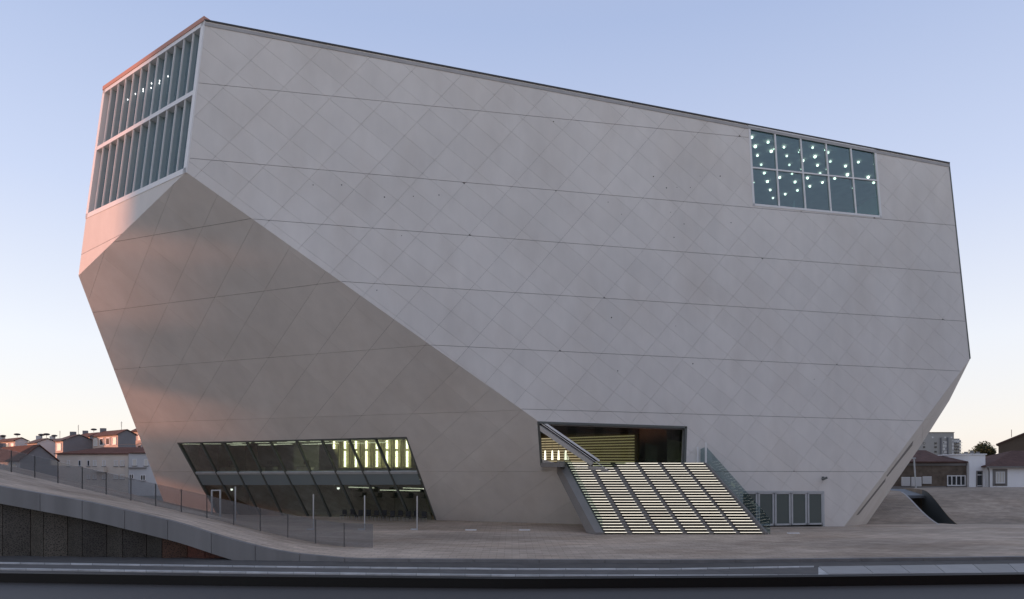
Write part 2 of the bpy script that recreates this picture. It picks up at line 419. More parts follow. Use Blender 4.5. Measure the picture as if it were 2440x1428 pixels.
def subtract(p, hole):
    """convex p minus convex hole -> convex pieces"""
    sgn = sum(hole[i][0] * hole[(i + 1) % len(hole)][1] - hole[(i + 1) % len(hole)][0] * hole[i][1] for i in range(len(hole)))
    h = hole if sgn > 0 else hole[::-1]; rest = p; outp = []
    for i in range(len(h)):
        a, b_ = h[i], h[(i + 1) % len(h)]; nx, ny = -(b_[1] - a[1]), b_[0] - a[0]; l = math.hypot(nx, ny); nx /= l; ny /= l; c = nx * a[0] + ny * a[1]
        o_ = clip(rest, -nx, -ny, -c)
        if area(o_) > 1e-5: outp.append(o_)
        rest = clip(rest, nx, ny, c)
        if area(rest) < 1e-5: return outp if len(outp) > 1 or area(outp[0] if outp else []) < area(p) - 1e-6 else [p]
    return outp
def pxarea(f, p):
    q = [px(f.to3(a)) for a in p]; return area(q)
PIECES = []           # (pixel area, mesh builder, parent)
def add_facet(f, cuts, holes, name, thick=.05):
    polys = [f.poly]
    for p0, p1, g_ in cuts: polys = cut(polys, p0, p1, g_)
    back = [f.poly]
    for h in holes: back = [q for p in back for q in subtract(p, h)]
    mb = MB()
    for p in back: mb.add([f.to3(q, -thick) for q in p], [tuple(range(len(p)))])
    wall = mb.build(name, 'joint', hall, recalc=False)
    for p in polys:
        parts = [p]
        for h in holes: parts = [q for r_ in parts for q in subtract(r_, h)]
        parts = [q for q in parts if area(q) > .002]
        if not parts: continue
        mb = MB(); a_ = 0
        for q in parts:
            n = len(q); mb.add([f.to3(k) for k in q] + [f.to3(k, -thick + .004) for k in q], [tuple(range(n))] + [(i, i + n, (i + 1) % n + n, (i + 1) % n) for i in range(n)]); a_ += pxarea(f, q)
        PIECES.append((a_, mb, wall))
    return wall

fr = Facet(PR, dr, [T1, A, E0b, R3b, R2, R1])
fl = Facet(PLf, -d2, [A, Bp, Lb, E0b])
fw = Facet(PW, -d3, [T1, A, Cp, Dp])
ft = Facet(PT3, -d3, [A, Bp, Cp])
fe = Facet(PE, (R4 - R3), [R2, R5, R6, R4, R3b])
GH, GD = .0135, .0058
# right face joints
cr = []
for a_, b_ in (((465, 197), (1785, 328)), ((450, 377), (2280, 538)), ((600, 522), (2290, 651)), ((815, 671), (2303, 766)), ((1020, 822), (2300, 885)),
               ((1245, 975), (2196, 1003)), ((1480, 1123), (2112, 1124.5))):
    cr.append((fr.p(*a_), fr.p(*b_), GH))
s0, s1 = fr.p(1017, 811), fr.p(1507, 252)
sd = Vector((s1[0] - s0[0], s1[1] - s0[1])).normalized()
j0, j1 = Vector(fr.p(519.6, 384)), Vector(fr.p(1543, 474)); step = (j1 - j0) / 9
for k in range(-8, 22):
    q = Vector(fr.p(1333, 447)) + step * k; cr.append(((q.x, q.y), (q.x + sd.x, q.y + sd.y), GD))
t0, t1 = Vector(fr.p(1112, 171)), Vector(fr.p(1445, 452)); td = (t1 - t0).normalized()
stp = (Vector(fr.p(1370, 281)) - Vector(fr.p(1260.5, 400.5))) / 4
for k in range(-40, 40):
    q = t0 + stp * k; cr.append(((q.x, q.y), (q.x + td.x, q.y + td.y), GD * .8))
win_r = [fr.p(1785, 299), fr.p(2085, 356), fr.p(2099, 517), fr.p(1796, 488)]
ent_top = 1009
Eo = hit(1283, 1007, PR)                                    # where the corner edge meets the entrance
Eb = hit(1428, 1107, PR)
Ek = hit(1479, 1145.5, PR); Ekv = px(A + (E0 - A) * .99)
ek_t = (1145.5 - 410) / (1257 - 410); ent_r = [fr.to2(Eo), fr.p(1635, 1018.5), fr.p(1631, 1145), fr.p(443 + 1197 * (1145.0 - 410) / 847, 1145)]
doors = [fr.p(1766, 1172), fr.p(1962, 1172.5), fr.p(1963, 1259), fr.p(1766, 1259)]
add_facet(fr, cr, [win_r, ent_r, doors], 'street_facade')
# left face joints
cl = []
for a_, b_ in (((300, 572), (600, 521)), ((226, 744.5), (812, 671)), ((275, 881), (1022, 823)), ((326, 1008), (1242, 978)), ((375, 1124), (1500, 1124))):
    cl.append((fl.p(*a_), fl.p(*b_), GH))
a_, b_ = Vector(fl.p(542, 1001)), Vector(fl.p(688, 780)); ld = (b_ - a_).normalized(); ls = (Vector(fl.p(647, 997)) - Vector(fl.p(360, 1007))) / 3
for k in range(-6, 16):
    q = a_ + ls * k; cl.append(((q.x, q.y), (q.x + ld.x, q.y + ld.y), GD))
a_, b_ = Vector(fl.p(427, 643)), Vector(fl.p(508, 708)); ld2 = (b_ - a_).normalized()
for k in range(-14, 16):
    q = a_ + ls * k * 1.12; cl.append(((q.x, q.y), (q.x + ld2.x, q.y + ld2.y), GD * .55))
win_l = [fl.p(424, 1056.5), fl.p(968, 1043), fl.p(1043, 1253), fl.p(533, 1253)]
ent_l = [fl.to2(Eo), fl.p(1290, 1109), fl.p(1400, 1109.5), fl.to2(hit(1428, 1107, PLf))]
ent_l = [fl.to2(Eo), fl.p(1290, 1109), fl.p(1350, 1111), fl.p(443 + 1197 * (1145.0 - 410) / 847, 1145)]
add_facet(fl, cl, [win_l, ent_l], 'underside_facade')
win_w = [fw.p(484, 72), fw.p(443, 407), fw.p(206, 518), fw.p(247, 221)]
# inset the great window from the facet outline so a thin concrete lip stays round it
def inset2(poly, d):
    c = (sum(p[0] for p in poly) / len(poly), sum(p[1] for p in poly) / len(poly)); res = list(poly)
    sg = 1 if sum(poly[i][0] * poly[(i + 1) % len(poly)][1] - poly[(i + 1) % len(poly)][0] * poly[i][1] for i in range(len(poly))) > 0 else -1
    big = [(c[0] - 99, c[1] - 99), (c[0] + 99, c[1] - 99), (c[0] + 99, c[1] + 99), (c[0] - 99, c[1] + 99)]
    for i in range(len(poly)):
        a, b2_ = poly[i], poly[(i + 1) % len(poly)]; nx, ny = -(b2_[1] - a[1]) * sg, (b2_[0] - a[0]) * sg; l = math.hypot(nx, ny); nx /= l; ny /= l
        big = clip(big, nx, ny, nx * a[0] + ny * a[1] + d)
    return big
win_w = inset2(fw.poly, .12)
add_facet(fw, [], [win_w], 'corner_facade')
add_facet(ft, [(ft.p(192, 608), ft.p(262, 572), GH)], [], 'corner_underside')
add_facet(fe, [(fe.p(2196, 1003), fe.p(2240, 990), GH), (fe.p(2200, 1003), fe.p(2196, 1060), GH), (fe.p(2112, 1124), fe.p(2160, 1114), GH), (fe.p(2150, 1105), fe.p(2185, 1060), GD), (fe.p(2095, 1150), fe.p(2110, 1195), GD)], [], 'end_underside')
for sl_ in ([(2176, 1050), (2173, 1062), (2114, 1136), (2112, 1134)], [(2110, 1140), (2109, 1147), (2046, 1226), (2040, 1228)]):
    MB().prism([hit(u_, v_, PE) + ne * .006 for u_, v_ in sl_], ne * .01).build('slit_window', 'stringer', hall)
PIECES.sort(key=lambda t: -t[0])
for a_, mb, wall in PIECES[:296]: mb.build('panel', 'concrete', wall, recalc=False)
rest = MB()
for a_, mb, wall in PIECES[296:]: rest.add(mb.v, mb.f)
tag(rest.build('small_panels', 'concrete', hall, recalc=False), kind='stuff')

# hidden sides and roof
YB = 84.0
KT = Vector((-31, YB, T1.z - .3)); KB = Vector((-34, YB, -1)); QT = Vector((31, YB, R1.z - .3)); QB = Vector((31, YB, -1))
Lg = Vector((Lp.x + 2.0, Lp.y + 4, -1))
rear = MB()
rear.add([Dp, Cp, Bp, Lp, Lg, KB, KT], [(0, 1, 6), (1, 2, 6), (2, 5, 6), (2, 3, 4), (2, 4, 5)])
rear.add([KT, KB, QB, QT], [(0, 1, 2, 3)])
rear.add([R1, R2, R5, R6, R4, QB, QT], [(0, 1, 6), (1, 2, 6), (2, 5, 6), (2, 3, 5), (3, 4, 5)])
rear.build('rear_wall', 'concrete', hall, recalc=False)
roof = MB().add([Dp, T1, R1, QT, KT], [(0, 1, 4), (1, 3, 4), (1, 2, 3)]).build('roof', 'coping_band', hall, recalc=False)
up = fr.y
# coping along the street edge and along the corner window
MB().bar(T1 + Z * .04, R1 + Z * .04, .10, nr, -.5, .05, ext=.02).build('coping', 'coping', hall)
MB().bar(T1 - up * .19, R1 - up * .19, .20, nr, .002, .035).build('coping_band', 'coping_band', hall)
MB().bar(T1 + Z * .12, Dp + Z * .12, .30, nw, -.6, .06, ext=.04).build('coping', 'sunlit_coping', hall)
MB().bar(R1 - dr * .02, R2 - dr * .02, .12, nr, -.2, .012).build('edge_trim', 'dark_frame', hall)

# ------------------------------------------------------------------ windows
def reveal(mb, pts, inv, d):
    n = len(pts)
    for i in range(n):
        a, b_ = pts[i], pts[(i + 1) % n]; mb.add([a, b_, b_ + inv * d, a + inv * d], [(0, 1, 2, 3)])
def room(name, pts, inv, depth, mat, parent, skip=()):
    """open box: pts polygon at the front, extruded by inv*depth; the front stays open"""
    mb = MB(); n = len(pts)
    for i in range(n):
        if i in skip: continue
        a, b_ = pts[i], pts[(i + 1) % n]; mb.add([a, b_, b_ + inv * depth, a + inv * depth], [(0, 1, 2, 3)])
    mb.add([p + inv * depth for p in pts], [tuple(range(n))])
    return mb.build(name, mat, parent, recalc=False)

# --- upper right window on the street face
inr = -nr
WR = [fr.to3(q) for q in win_r]                 # tl tr br bl
w_o = MB()
for i in range(4): w_o.bar(WR[i], WR[(i + 1) % 4], .16, nr, -.12, .03, ext=.08)
wf = w_o.build('upper_window', 'white_frame', hall)
tl, tr_, br_, bl = WR
for i, (ut, ub) in enumerate(((1846, 1857), (1907, 1920), (1967.5, 1980.6), (2026.5, 2040.5))):
    t = (i + 1) / 5
    p0 = hit(ut, 299 + (ut - 1785) * 57 / 300, PR); p1 = hit(ub, 488 + (ub - 1796) * 29 / 303, PR)
    MB().bar(p0, p1, .11, nr, -.10, .022).build('mullion', 'white_frame', wf)
m0, m1 = hit(1790.5, 399, PR), hit(2091, 430.5, PR)
MB().bar(m0, m1, .11, nr, -.095, .018).build('transom', 'white_frame', wf)
def quad_grid(tl, tr_, br_, bl, ts, ss):
    def P(s, t): return lerp(lerp(tl, tr_, s), lerp(bl, br_, s), t)
    return [[P(ss[i], ts[j]), P(ss[i + 1], ts[j]), P(ss[i + 1], ts[j + 1]), P(ss[i], ts[j + 1])] for j in range(len(ts) - 1) for i in range(len(ss) - 1)]
for q in quad_grid(tl, tr_, br_, bl, [0, .527, 1], [0, .2, .4, .6, .8, 1]):
    MB().prism([p - nr * .06 for p in q], -nr * .02).build('pane', 'glass_teal', wf)
off = .25
f0 = [tl - dr * 2 + up * .02, tr_ + dr * 6.0 + (tr_ - tl).normalized().z * 6 * Z, br_ + dr * 6.0 - Z * .4, bl - dr * 2 - Z * .4]
f0 = [p + inr * off for p in f0]
f0[0] = f0[0] - (tr_ - tl).normalized().z * 2 * Z
rm = room('upper_foyer', f0, inr, 17, 'room_teal', hall)
mb = MB(); reveal(mb, WR, inr, off + .02); mb.build('reveal', 'grey_frame', wf, recalc=False)
cn = (tr_ - tl).cross(inr).normalized()
lamps = [(348, 297), (380, 380), (496, 341), (400, 462), (434, 545), (525, 424), (551, 402), (641, 386), (666, 466), (690, 547), (774, 431), (785, 410), (797, 586), (813, 509), (901, 390),
         (923, 473), (945, 552), (968, 626), (1041, 435), (1062, 516), (1013, 412), (1026, 586), (1200, 558), (1217, 637), (1317, 522), (1406, 659), (1458, 540), (1456, 709), (1482, 765), (462, 622), (490, 699), (516, 775), (541, 848),
         (602, 661), (714, 627), (741, 703), (763, 779), (652, 813), (854, 667), (876, 742), (990, 707), (1102, 671), (368, 707), (1266, 758)]
for lx, ly in lamps:
    u, v = 1700 + lx / 3.8125, 250 + ly / 3.8125
    p = hit(u, v, (tl - Z * .12, cn))
    big = (lx, ly) not in ((551, 402), (774, 431), (785, 410), (797, 586), (1013, 412), (1026, 586), (1458, 540), (1482, 765), (1266, 758), (368, 707))
    k = MB().ball(p, .085 + .04 * random.random() if big else .05, .8, 8, 5).build('ceiling_lamp', 'lamp', rm)
# curtain folds at the far right wall
for i in range(9):
    q = br_ + inr * (6 + i * .9) - dr * (3.4 - i * .55)
    MB().tube(q, q + Z * 3.2, .06, 6).build('curtain_fold', 'fin', rm)

# --- corner window with fins, two rows of twelve bays
WW = [fw.to3(q) for q in win_w]
WW.sort(key=lambda p: (p - A).dot(fw.y))
lo = sorted(WW[:2], key=lambda p: p.y); hi = sorted(WW[2:], key=lambda p: p.y)
cbr, cbl, ctr, ctl = lo[0], lo[1], hi[0], hi[1]
cw = MB()
ring = [ctl, ctr, cbr, cbl]
for i in range(4): cw.bar(ring[i], ring[(i + 1) % 4], .34, nw, -.4, .03, ext=.15)
cwf = cw.build('corner_window', 'white_frame', hall)
tm = .465
ml, mr = lerp(ctl, cbl, tm), lerp(ctr, cbr, tm)
MB().bar(ml, mr, .28, nw, -.4, .025).build('transom', 'white_frame', cwf)
inw_ = -nw
rowsW = [(ctl, ctr, ml, mr), (ml, mr, cbl, cbr)]
for tl2, tr2, bl2, br2 in rowsW:
    vdn = (bl2 - tl2).normalized()
    for k in range(1, 12):
        s_ = k / 12
        p0, p1 = lerp(tl2, tr2, s_), lerp(bl2, br2, s_)
        f_ = MB().bar(p0 + vdn * .1, p1 - vdn * .1, .03, nw, -.40, -.03).build('glass_fin', 'fin', cwf)
        MB().bar(p0 + vdn * .1, p1 - vdn * .1, .05, nw, -.10, .0).build('mullion', 'white_frame', cwf)
    # wavy glass skin behind the fins
    for k in range(12):
        vs = []; fs = []; nsub = 10
        for i in range(nsub + 1):
            s_ = (k + i / nsub) / 12; o_ = inw_ * (.33 + .10 * math.sin(2 * math.pi * i / nsub))
            vs += [lerp(tl2, tr2, s_) + o_, lerp(bl2, br2, s_) + o_]
        for i in range(nsub): fs.append((2 * i, 2 * i + 1, 2 * i + 3, 2 * i + 2))
        MB().add(vs, fs).build('wavy_pane', 'glass_wave', cwf, smooth=True, recalc=False)
    # soffit and sill of the row
    MB().add([tl2, tr2, tr2 + inw_ * 1.5, tl2 + inw_ * 1.5], [(0, 1, 2, 3)]).build('soffit', 'brown_soffit', cwf, recalc=False)
    MB().add([bl2, br2, br2 + inw_ * 1.5, bl2 + inw_ * 1.5], [(0, 1, 2, 3)]).build('sill', 'grey_frame', cwf, recalc=False)
rmw = room('corner_foyer', [p + inw_ * .02 for p in ring], inw_, 7.0, 'room_teal', hall)
for lx, ly in ((441, 593), (493, 554), (546, 522), (546, 536), (603, 483), (600, 513), (658, 465), (656, 482), (715, 435)):
    p = hit(150 + lx / 2.856, 30 + ly / 2.856, (A + inw_ * .18, nw)) ; MB().ball(p, .032, 1.8, 6, 4).build('ceiling_lamp', 'ice_lamp', rmw)

# --- lower left window (slanted parallelogram, two storeys behind it)
WL = [fl.to3(q) for q in win_l]; ltl, ltr, lbr, lbl = WL
inl = Vector((-d2.y, d2.x, 0));  inl = inl if inl.y > 0 else -inl
lw = MB()
for i in (0, 1, 3): lw.bar(WL[i], WL[(i + 1) % 4], .14, nl, -.16, .012, ext=.05)
lwf = lw.build('lower_window', 'dark_frame', hall)
mb = MB(); reveal(mb, WL, -nl, .4); mb.build('reveal', 'dark_frame', lwf, recalc=False)
tops_ = [476, 531, 585, 641, 704, 764, 829, 892]; mids_ = [515, 568, 622, 680, 739, 800, 865, 928]
def wl_top(u): return 1056.5 + (u - 424) * (1043 - 1056.5) / 544
def wl_mid(u): return 1129.5 + (u - 464) * (1127.5 - 1129.5) / 530
stops = []
for ut, um in zip(tops_, mids_):
    p0 = hit(ut, wl_top(ut), PLf); pm = hit(um, wl_mid(um), PLf); d_ = (pm - p0)
    t_ = (p0.z + .2) / (p0.z - pm.z); p1 = p0 + d_ * t_
    stops.append((p0, pm, p1))
    MB().bar(p0, p1, .13, nl, -.22, -.02).build('mullion', 'dark_frame', lwf)
ma, mb_ = hit(465, wl_mid(465), PLf), hit(994, wl_mid(994), PLf)
MB().bar(ma, mb_, .24, nl, -.24, -.03).build('transom', 'grey_frame', lwf)
# panes, bay by bay above and below the transom
lefts = [(ltl, ma, ltl + (ma - ltl) * ((ltl.z + .2) / (ltl.z - ma.z)))] + stops + [(ltr, mb_, ltr + (mb_ - ltr) * ((ltr.z + .2) / (ltr.z - mb_.z)))]
for a_, b_ in zip(lefts, lefts[1:]):
    MB().prism([q - nl * .12 for q in (a_[0], b_[0], b_[1], a_[1])], -nl * .02).build('pane', 'glass_dark', lwf)
    MB().prism([q - nl * .12 for q in (a_[1], b_[1], b_[2], a_[2])], -nl * .02).build('pane', 'glass_dark', lwf)
# storeys behind
zs = ma.z
lend = d2 * 3; rend = -d2 * 2.2
# The room behind: floor slab at the transom, walls
rp = [ltl + d2 * 1.2, ltr - d2 * 5.5, Vector((0, 0, 0)), Vector((0, 0, 0))]
base_l = lbl + d2 * 6.0; base_r = lbr - d2 * 3.5
base_l = Vector((base_l.x, base_l.y, -.15)); base_r = Vector((base_r.x, base_r.y, -.15))
ztop = ltr.z + .15
fa = [Vector((base_l.x, base_l.y, ztop)), Vector((base_r.x, base_r.y, ztop)), base_r, base_l]
rm2 = room('ground_storey', [p for p in fa], inl, 9.5, 'room_dark', hall)
# ceiling lip between the facade top edge and the room
MB().add([ltl + d2 * 8 , ltr - d2 * 6, fa[1] + inl * .2, fa[0] + inl * .2], [(0, 1, 2, 3)]).build('ceiling', 'room_dark', rm2, recalc=False)
slab_poly = [ma + d2 * 1.5 + inl * .55, mb_ - d2 * 1.0 + inl * .55, mb_ - d2 * 1.0 + inl * 11.5, ma + d2 * 1.5 + inl * 11.5]
MB().prism([Vector((p.x, p.y, zs - .1)) for p in slab_poly], (0, 0, -.28)).build('floor_slab', 'room_dark', rm2)
sp0, sp1 = hit(466, 1133, PLf), hit(996, 1131, PLf)
MB().prism([hit(u_, v_, PLf) - nl * .095 for u_, v_ in ((467, 1133), (994, 1131), (1003, 1157), (481, 1158))], -nl * .018).build('spandrel_panel', 'spandrel', lwf)
def plane_in(d): return (E0 + inl * d, inl)
def onp(u, v, d): return hit(u, v, (ma + inl * d, inl))
# lit wall with tubes
lit = [onp(781, 1036, 4.6), onp(990, 1030, 4.6), onp(990, 1116, 4.6), onp(812, 1116, 4.6)]
MB().prism(lit, inl * .1).build('lit_wall', 'room_yellow', rm2)
for i, u in enumerate((796, 822, 848, 873, 898, 922, 945, 970)):
    a0, a1 = onp(u, 1030, 4.35), onp(u, 1070 + (0 if i else 0), 4.35)
    MB().box((a0 + a1) / 2, (.17, .08, a0.z - a1.z), (d2, inl, Z)).build('light_tube', 'tube', rm2)
    if i:
        a0, a1 = onp(u, 1075, 4.35), onp(u, 1113, 4.35)
        MB().box((a0 + a1) / 2, (.17, .08, a0.z - a1.z), (d2, inl, Z)).build('light_tube', 'tube', rm2)
    c0, c1 = onp(u + 12, 1030, 4.45), onp(u + 12, 1116, 4.45)
    MB().box((c0 + c1) / 2, (.10, .2, c0.z - c1.z), (d2, inl, Z)).build('wall_rib', 'room_yellow', rm2)
# ceiling battens of the upper storey
emit_mat('dim_strip', (.85, .85, .70), 1.1)
for i in range(9):
    u = 440 + i * 40
    p = hit(u + 14, wl_top(u) + 4 + (i % 3) * 2, (ltr - Z * .02, Z))
    c = ltl + (ltr - ltl) * ((i + .3) / 12) + inl * (.9 + .5 * (i % 3)) - Z * .05
    MB().box(c, (1.5, .07, .04), ((d2 * -1 + inl * .5).normalized(), (inl + d2 * .5).normalized(), Z)).build('ceiling_batten', 'dim_strip', rm2)
for i in range(7):  # deeper, wider battens added to brighten both storeys
    c = lerp(ma, mb_, (i + .5) / 7) + inl * (4.5 + .8 * (i % 2)); c.z = zs - .45
    MB().box(c, (1.6, .55, .05), (d2, inl, Z)).build('ceiling_batten', 'dim_strip', rm2)
    c = lerp(ltl, ltr, (i + .5) / 9) + inl * (6.0 + .9 * (i % 2)); c.z = ltr.z - .05
    MB().box(c, (1.8, .55, .05), (d2, inl, Z)).build('ceiling_batten', 'dim_strip', rm2)
# inner partitions
for (u0, u1, v0, v1, d_, mt) in ((585, 612, 1040, 1128, 6.5, 'room_brown'), (700, 760, 1050, 1128, 6, 'room_dark'), (836, 940, 1163, 1226, 6.5, 'room_brown'), (560, 592, 1160, 1240, 4, 'room_brown'), (430, 520, 1050, 1128, 7, 'room_brown')):
    MB().prism([onp(u0, v0, d_), onp(u1, v0, d_), onp(u1, v1, d_), onp(u0, v1, d_)], inl * .1).build('partition', mt, rm2)
for (u, v, d_) in ((552, 1167, 3), (806, 1164, 3), (797, 1155, 2.5)):
    MB().box(onp(u, v, d_), (.22, .06, .16) if v != 1155 else (.08, .06, .08), (d2, inl, Z)).build('exit_light', 'ice_lamp', rm2)
for (u0, u1, v, d_) in ((830, 890, 1161, 2.0), (905, 1000, 1168, 2.6), (960, 1010, 1163, 2.2), (650, 690, 1130, 2.4)):
    MB().bar(onp(u0, v, d_), onp(u1, v + 2, d_), .07, inl, 0, .1).build('ceiling_batten', 'dim_strip', rm2)
# furniture inside
def chair(p, label, group):
    t = thing('chair', label, 'chair', p, group); ax = (d2, inl, Z)
    MB().box(p + Z * .45, (.42, .42, .05), ax).build('seat', 'furniture', t)
    MB().box(p + Z * .72 + inl * .2, (.42, .05, .42), ax).build('backrest', 'furniture', t)
    for a in (-1, 1):
        for c in (-1, 1): MB().tube(p + d2 * a * .18 + inl * c * .18, p + d2 * a * .18 + inl * c * .18 + Z * .45, .02, 5).build('leg', 'steel', t)
for i in range(11):
    p = onp(818 + i * 19, 1244, .9 + .5 * (i % 2)); p.z = -.10
    chair(p, 'small dark chair in the row behind the foot of the slanted window', 'chairs behind the slanted window')
def desk(p, label):
    t = thing('desk', label, 'desk', p); ax = (d2, inl, Z)
    MB().box(p + Z * .73, (1.5, .7, .04), ax).build('desktop', 'furniture', t)
    for a in (-1, 1): MB().box(p + d2 * a * .7 + Z * .355, (.05, .6, .71), ax).build('leg', 'grey_frame', t)
    m_ = MB().box(p + Z * 1.12 + inl * .1, (.55, .05, .36), ax).build('monitor', 'furniture', t)
    MB().box(p + Z * .845 + inl * .1, (.08, .06, .19), ax).build('monitor_stand', 'furniture', t)
for u, lb in ((545, 'dark office desk with monitor behind the leftmost bays of the slanted window'), (640, 'dark office desk with monitor in the middle of the unlit upper storey'), (728, 'dark office desk with monitor nearest the lit tube wall')):
    p = onp(u, 1128, 1.8); p.z = zs - .1; desk(p, lb)

# --- entrance opening across the corner edge
inE = Vector((0.05, 1, 0)).normalized()
er = [fr.to3(q) for q in ent_r]
entf = MB()
for a_, b_ in ((er[0], er[1]), (er[1], er[2])): entf.bar(a_, b_, .16, nr, -.14, .006, ext=.05)
el = [Eo, hit(1290, 1109, PLf)]
entf.bar(el[0], el[1], .16, nl, -.14, .006, ext=.04)
ef = entf.build('entrance_frame', 'dark_frame', hall)
mb = MB(); mb.add([er[0], er[1], er[1] + inE * .6, er[0] + inE * .6], [(0, 1, 2, 3)]); mb.add([er[1], er[2], er[2] + inE * .6, er[1] + inE * .6], [(0, 1, 2, 3)]); mb.add([el[0], el[1], el[1] + inE * .6, el[0] + inE * .6], [(0, 1, 2, 3)])
mb.build('reveal', 'coping', ef, recalc=False)
# strut along the corner edge: two pale faces with a dark groove
ed = (Eb - Eo).normalized()
s_in = (nr + nl).normalized()
qs = nl.cross(ed).normalized()
if qs.z > 0: qs = -qs
Es = Eo + (Eb - Eo) * .93
MB().bar(Eo + qs * .36 + ed * .12, Es + qs * .36, .36, nl, -.30, .0).build('strut', 'white_frame', ef)
qr = nr.cross(ed).normalized()
if qr.z < 0: qr = -qr
MB().bar(Eo + qr * .22 + ed * .30, Es + qr * .22 + ed * .25, .13, nr, -.25, .0).build('strut', 'white_frame', ef)
MB().bar(Eo + qr * .07 + ed * .15, Es + qr * .07 + ed * .1, .13, nr, -.30, -.06).build('strut_groove', 'black_rail', ef)
# glazing set back, then the hall inside
gy = inE * .45
MB().prism([er[0] + gy + dr * .3, er[1] + gy - dr * .05, er[2] + gy - dr * .05, Eb + gy - Z * .4], inE * .02).build('pane', 'glass_entrance', ef)
er = [er[0], er[1], hit(1631, 1112, PR), Eb]
MB().bar(er[0] + gy + dr * .6 - Z * .10, er[1] + gy - Z * .10, .10, nr, -.02, .06).build('window_bar', 'steel', ef)
MB().bar(er[1] + gy - dr * .12, er[2] + gy - dr * .12, .09, nr, -.02, .065).build('window_bar', 'steel', ef)
pL = hit(1270, 1000, PR)
top = [hit(1262, 998, PR) + inE * .62, er[1] + dr * .8 + Z * .3 + inE * .62]
lo_ = [top[0] * 1.0, top[1] * 1.0]
la0 = hit(1290, 1109, PLf)
flz = la0.z - .35
poly = [Vector((la0.x - .15, la0.y + .75, er[0].z + .3)), Vector((top[1].x, top[1].y, er[0].z + .3)), Vector((top[1].x, top[1].y, flz)), Vector((la0.x - .15, la0.y + .75, flz))]
node_mat('entrance_dark', (.30, .30, .24), .85, .2, var=.2, scale=.5)
rm3 = room('entrance_hall', poly, inE, 9, 'entrance_dark', hall)
MB().add([Eo + inE * .1, er[1] + inE * .1, poly[1], poly[0]], [(0, 1, 2, 3)]).build('ceiling', 'room_dark', rm3, recalc=False)
fl_poly = [hit(1290, 1109, PLf), hit(1635, 1112, PR), poly[2] + inE * .5, poly[3] + inE * .5]
MB().add([Vector((p.x, p.y, flz)) for p in fl_poly], [(0, 1, 2, 3)]).build('floor', 'room_brown', rm3, recalc=False)
ep = (er[0] + inE * 7.5, -inE)
MB().prism([hit(1288, 1034, ep), hit(1524, 1034, ep), hit(1524, 1110, ep), hit(1288, 1110, ep)], inE * .1).build('slatted_wall', 'room_brown', rm3)
ep2 = (er[0] + inE * 7.2, -inE)
for i in range(10):
    v0 = 1046 + i * 5.9; v1 = 1038.5 + i * 6.9
    MB().bar(hit(1290, v0, ep2), hit(1512, v1, ep2), .085, inE, 0, .1).build('light_slat', 'slat_glow', rm3)
for a_, b_, c_, d_ in ((1538, 1566, 1056, 1108), (1590, 1628, 1046, 1108)):
    MB().prism([hit(a_, c_, ep2), hit(b_, c_ + 8, ep2), hit(b_, d_, ep2), hit(a_, d_, ep2)], inE * .1).build('partition', 'spandrel' if a_ == 1538 else 'room_dark', rm3)
ep3 = (er[0] + inE * 2.5, -inE)
for u in (1299, 1316, 1331, 1348):
    p0, p1 = hit(u, 1074, ep3), hit(u, 1096, ep3)
    MB().tube(p0, p1, .045, 8, .075).build('pendant_lamp', 'pendant', rm3)
    MB().tube(p0, p0 + Z * .7, .012, 5).build('pendant_cord', 'steel', rm3)

# --- street-level glass doors
D0, D1, D2, D3 = [fr.to3(q) for q in doors]
D2.z = D3.z = plaza_z(D3.x, D3.y) - .05
db = MB()
for a_, b_ in ((D0, D1), (D0, D3), (D1, D2)): db.bar(a_, b_, .14, nr, -.12, .015, ext=.03)
dfm = db.build('door_frame', 'grey_frame', hall)
mb = MB(); reveal(mb, [D0, D1, D2, D3], inr, .3); mb.add([p + inr * 3 for p in (D0, D1, D2, D3)], [(0, 1, 2, 3)]); mb.build('reveal', 'room_dark', dfm, recalc=False)
for i in range(5):
    a_, b_ = lerp(D0, D1, i / 5), lerp(D0, D1, (i + 1) / 5); c_, e_ = lerp(D3, D2, (i + 1) / 5), lerp(D3, D2, i / 5)
    k = dr * .10
    ring2 = [a_ + k - Z * .1, b_ - k - Z * .1, c_ - k + Z * .18, e_ + k + Z * .18]
    lf = MB()
    for q in range(4): lf.bar(ring2[q], ring2[(q + 1) % 4], .13, nr, -.10, -.005, ext=.06)
    leaf = lf.build('door', 'grey_frame', hall)
    MB().prism([p - nr * .05 for p in ring2], -nr * .02).build('pane', 'glass_frost', leaf)

# tie-rod holes and a wall camera on the street face
node_mat('anchor', (.05, .045, .04), .9, .1)
for u, v in ((746, 441), (814, 441), (916, 470), (1046, 465), (898, 692), (957, 562), (1610, 777), (1940, 904), (1472, 884), (1668, 420), (1557, 421), (1613, 447), (1645, 447), (1598, 506), (1630, 534), (1606, 566), (1449, 482), (1481, 511), (1716, 420), (1651, 867), (1742, 531), (1319, 290), (985, 468), (1588, 448), (1457, 757)):
    p = hit(u, v, PR); MB().tube(p - nr * .01, p + nr * .004, .022 + .025 * random.random(), 8).build('anchor_hole', 'anchor', hall)
c0 = hit(1960, 1138, PR); ccam = thing('security_camera', 'small grey security camera on the facade above the glass doors', 'camera', c0)
MB().box(c0 + nr * .05, (.14, .1, .14), (dr, nr, Z)).build('bracket', 'dark_frame', ccam)
MB().tube(c0 + nr * .08, c0 + nr * .35 - Z * .02, .03, 6).build('arm', 'dark_frame', ccam)
MB().box(c0 + nr * .38 - dr * .12 - Z * .08, (.42, .16, .15), ((dr + Z * .35).normalized(), nr, (Z - dr * .35).normalized())).build('camera_body', 'dark_frame', ccam)

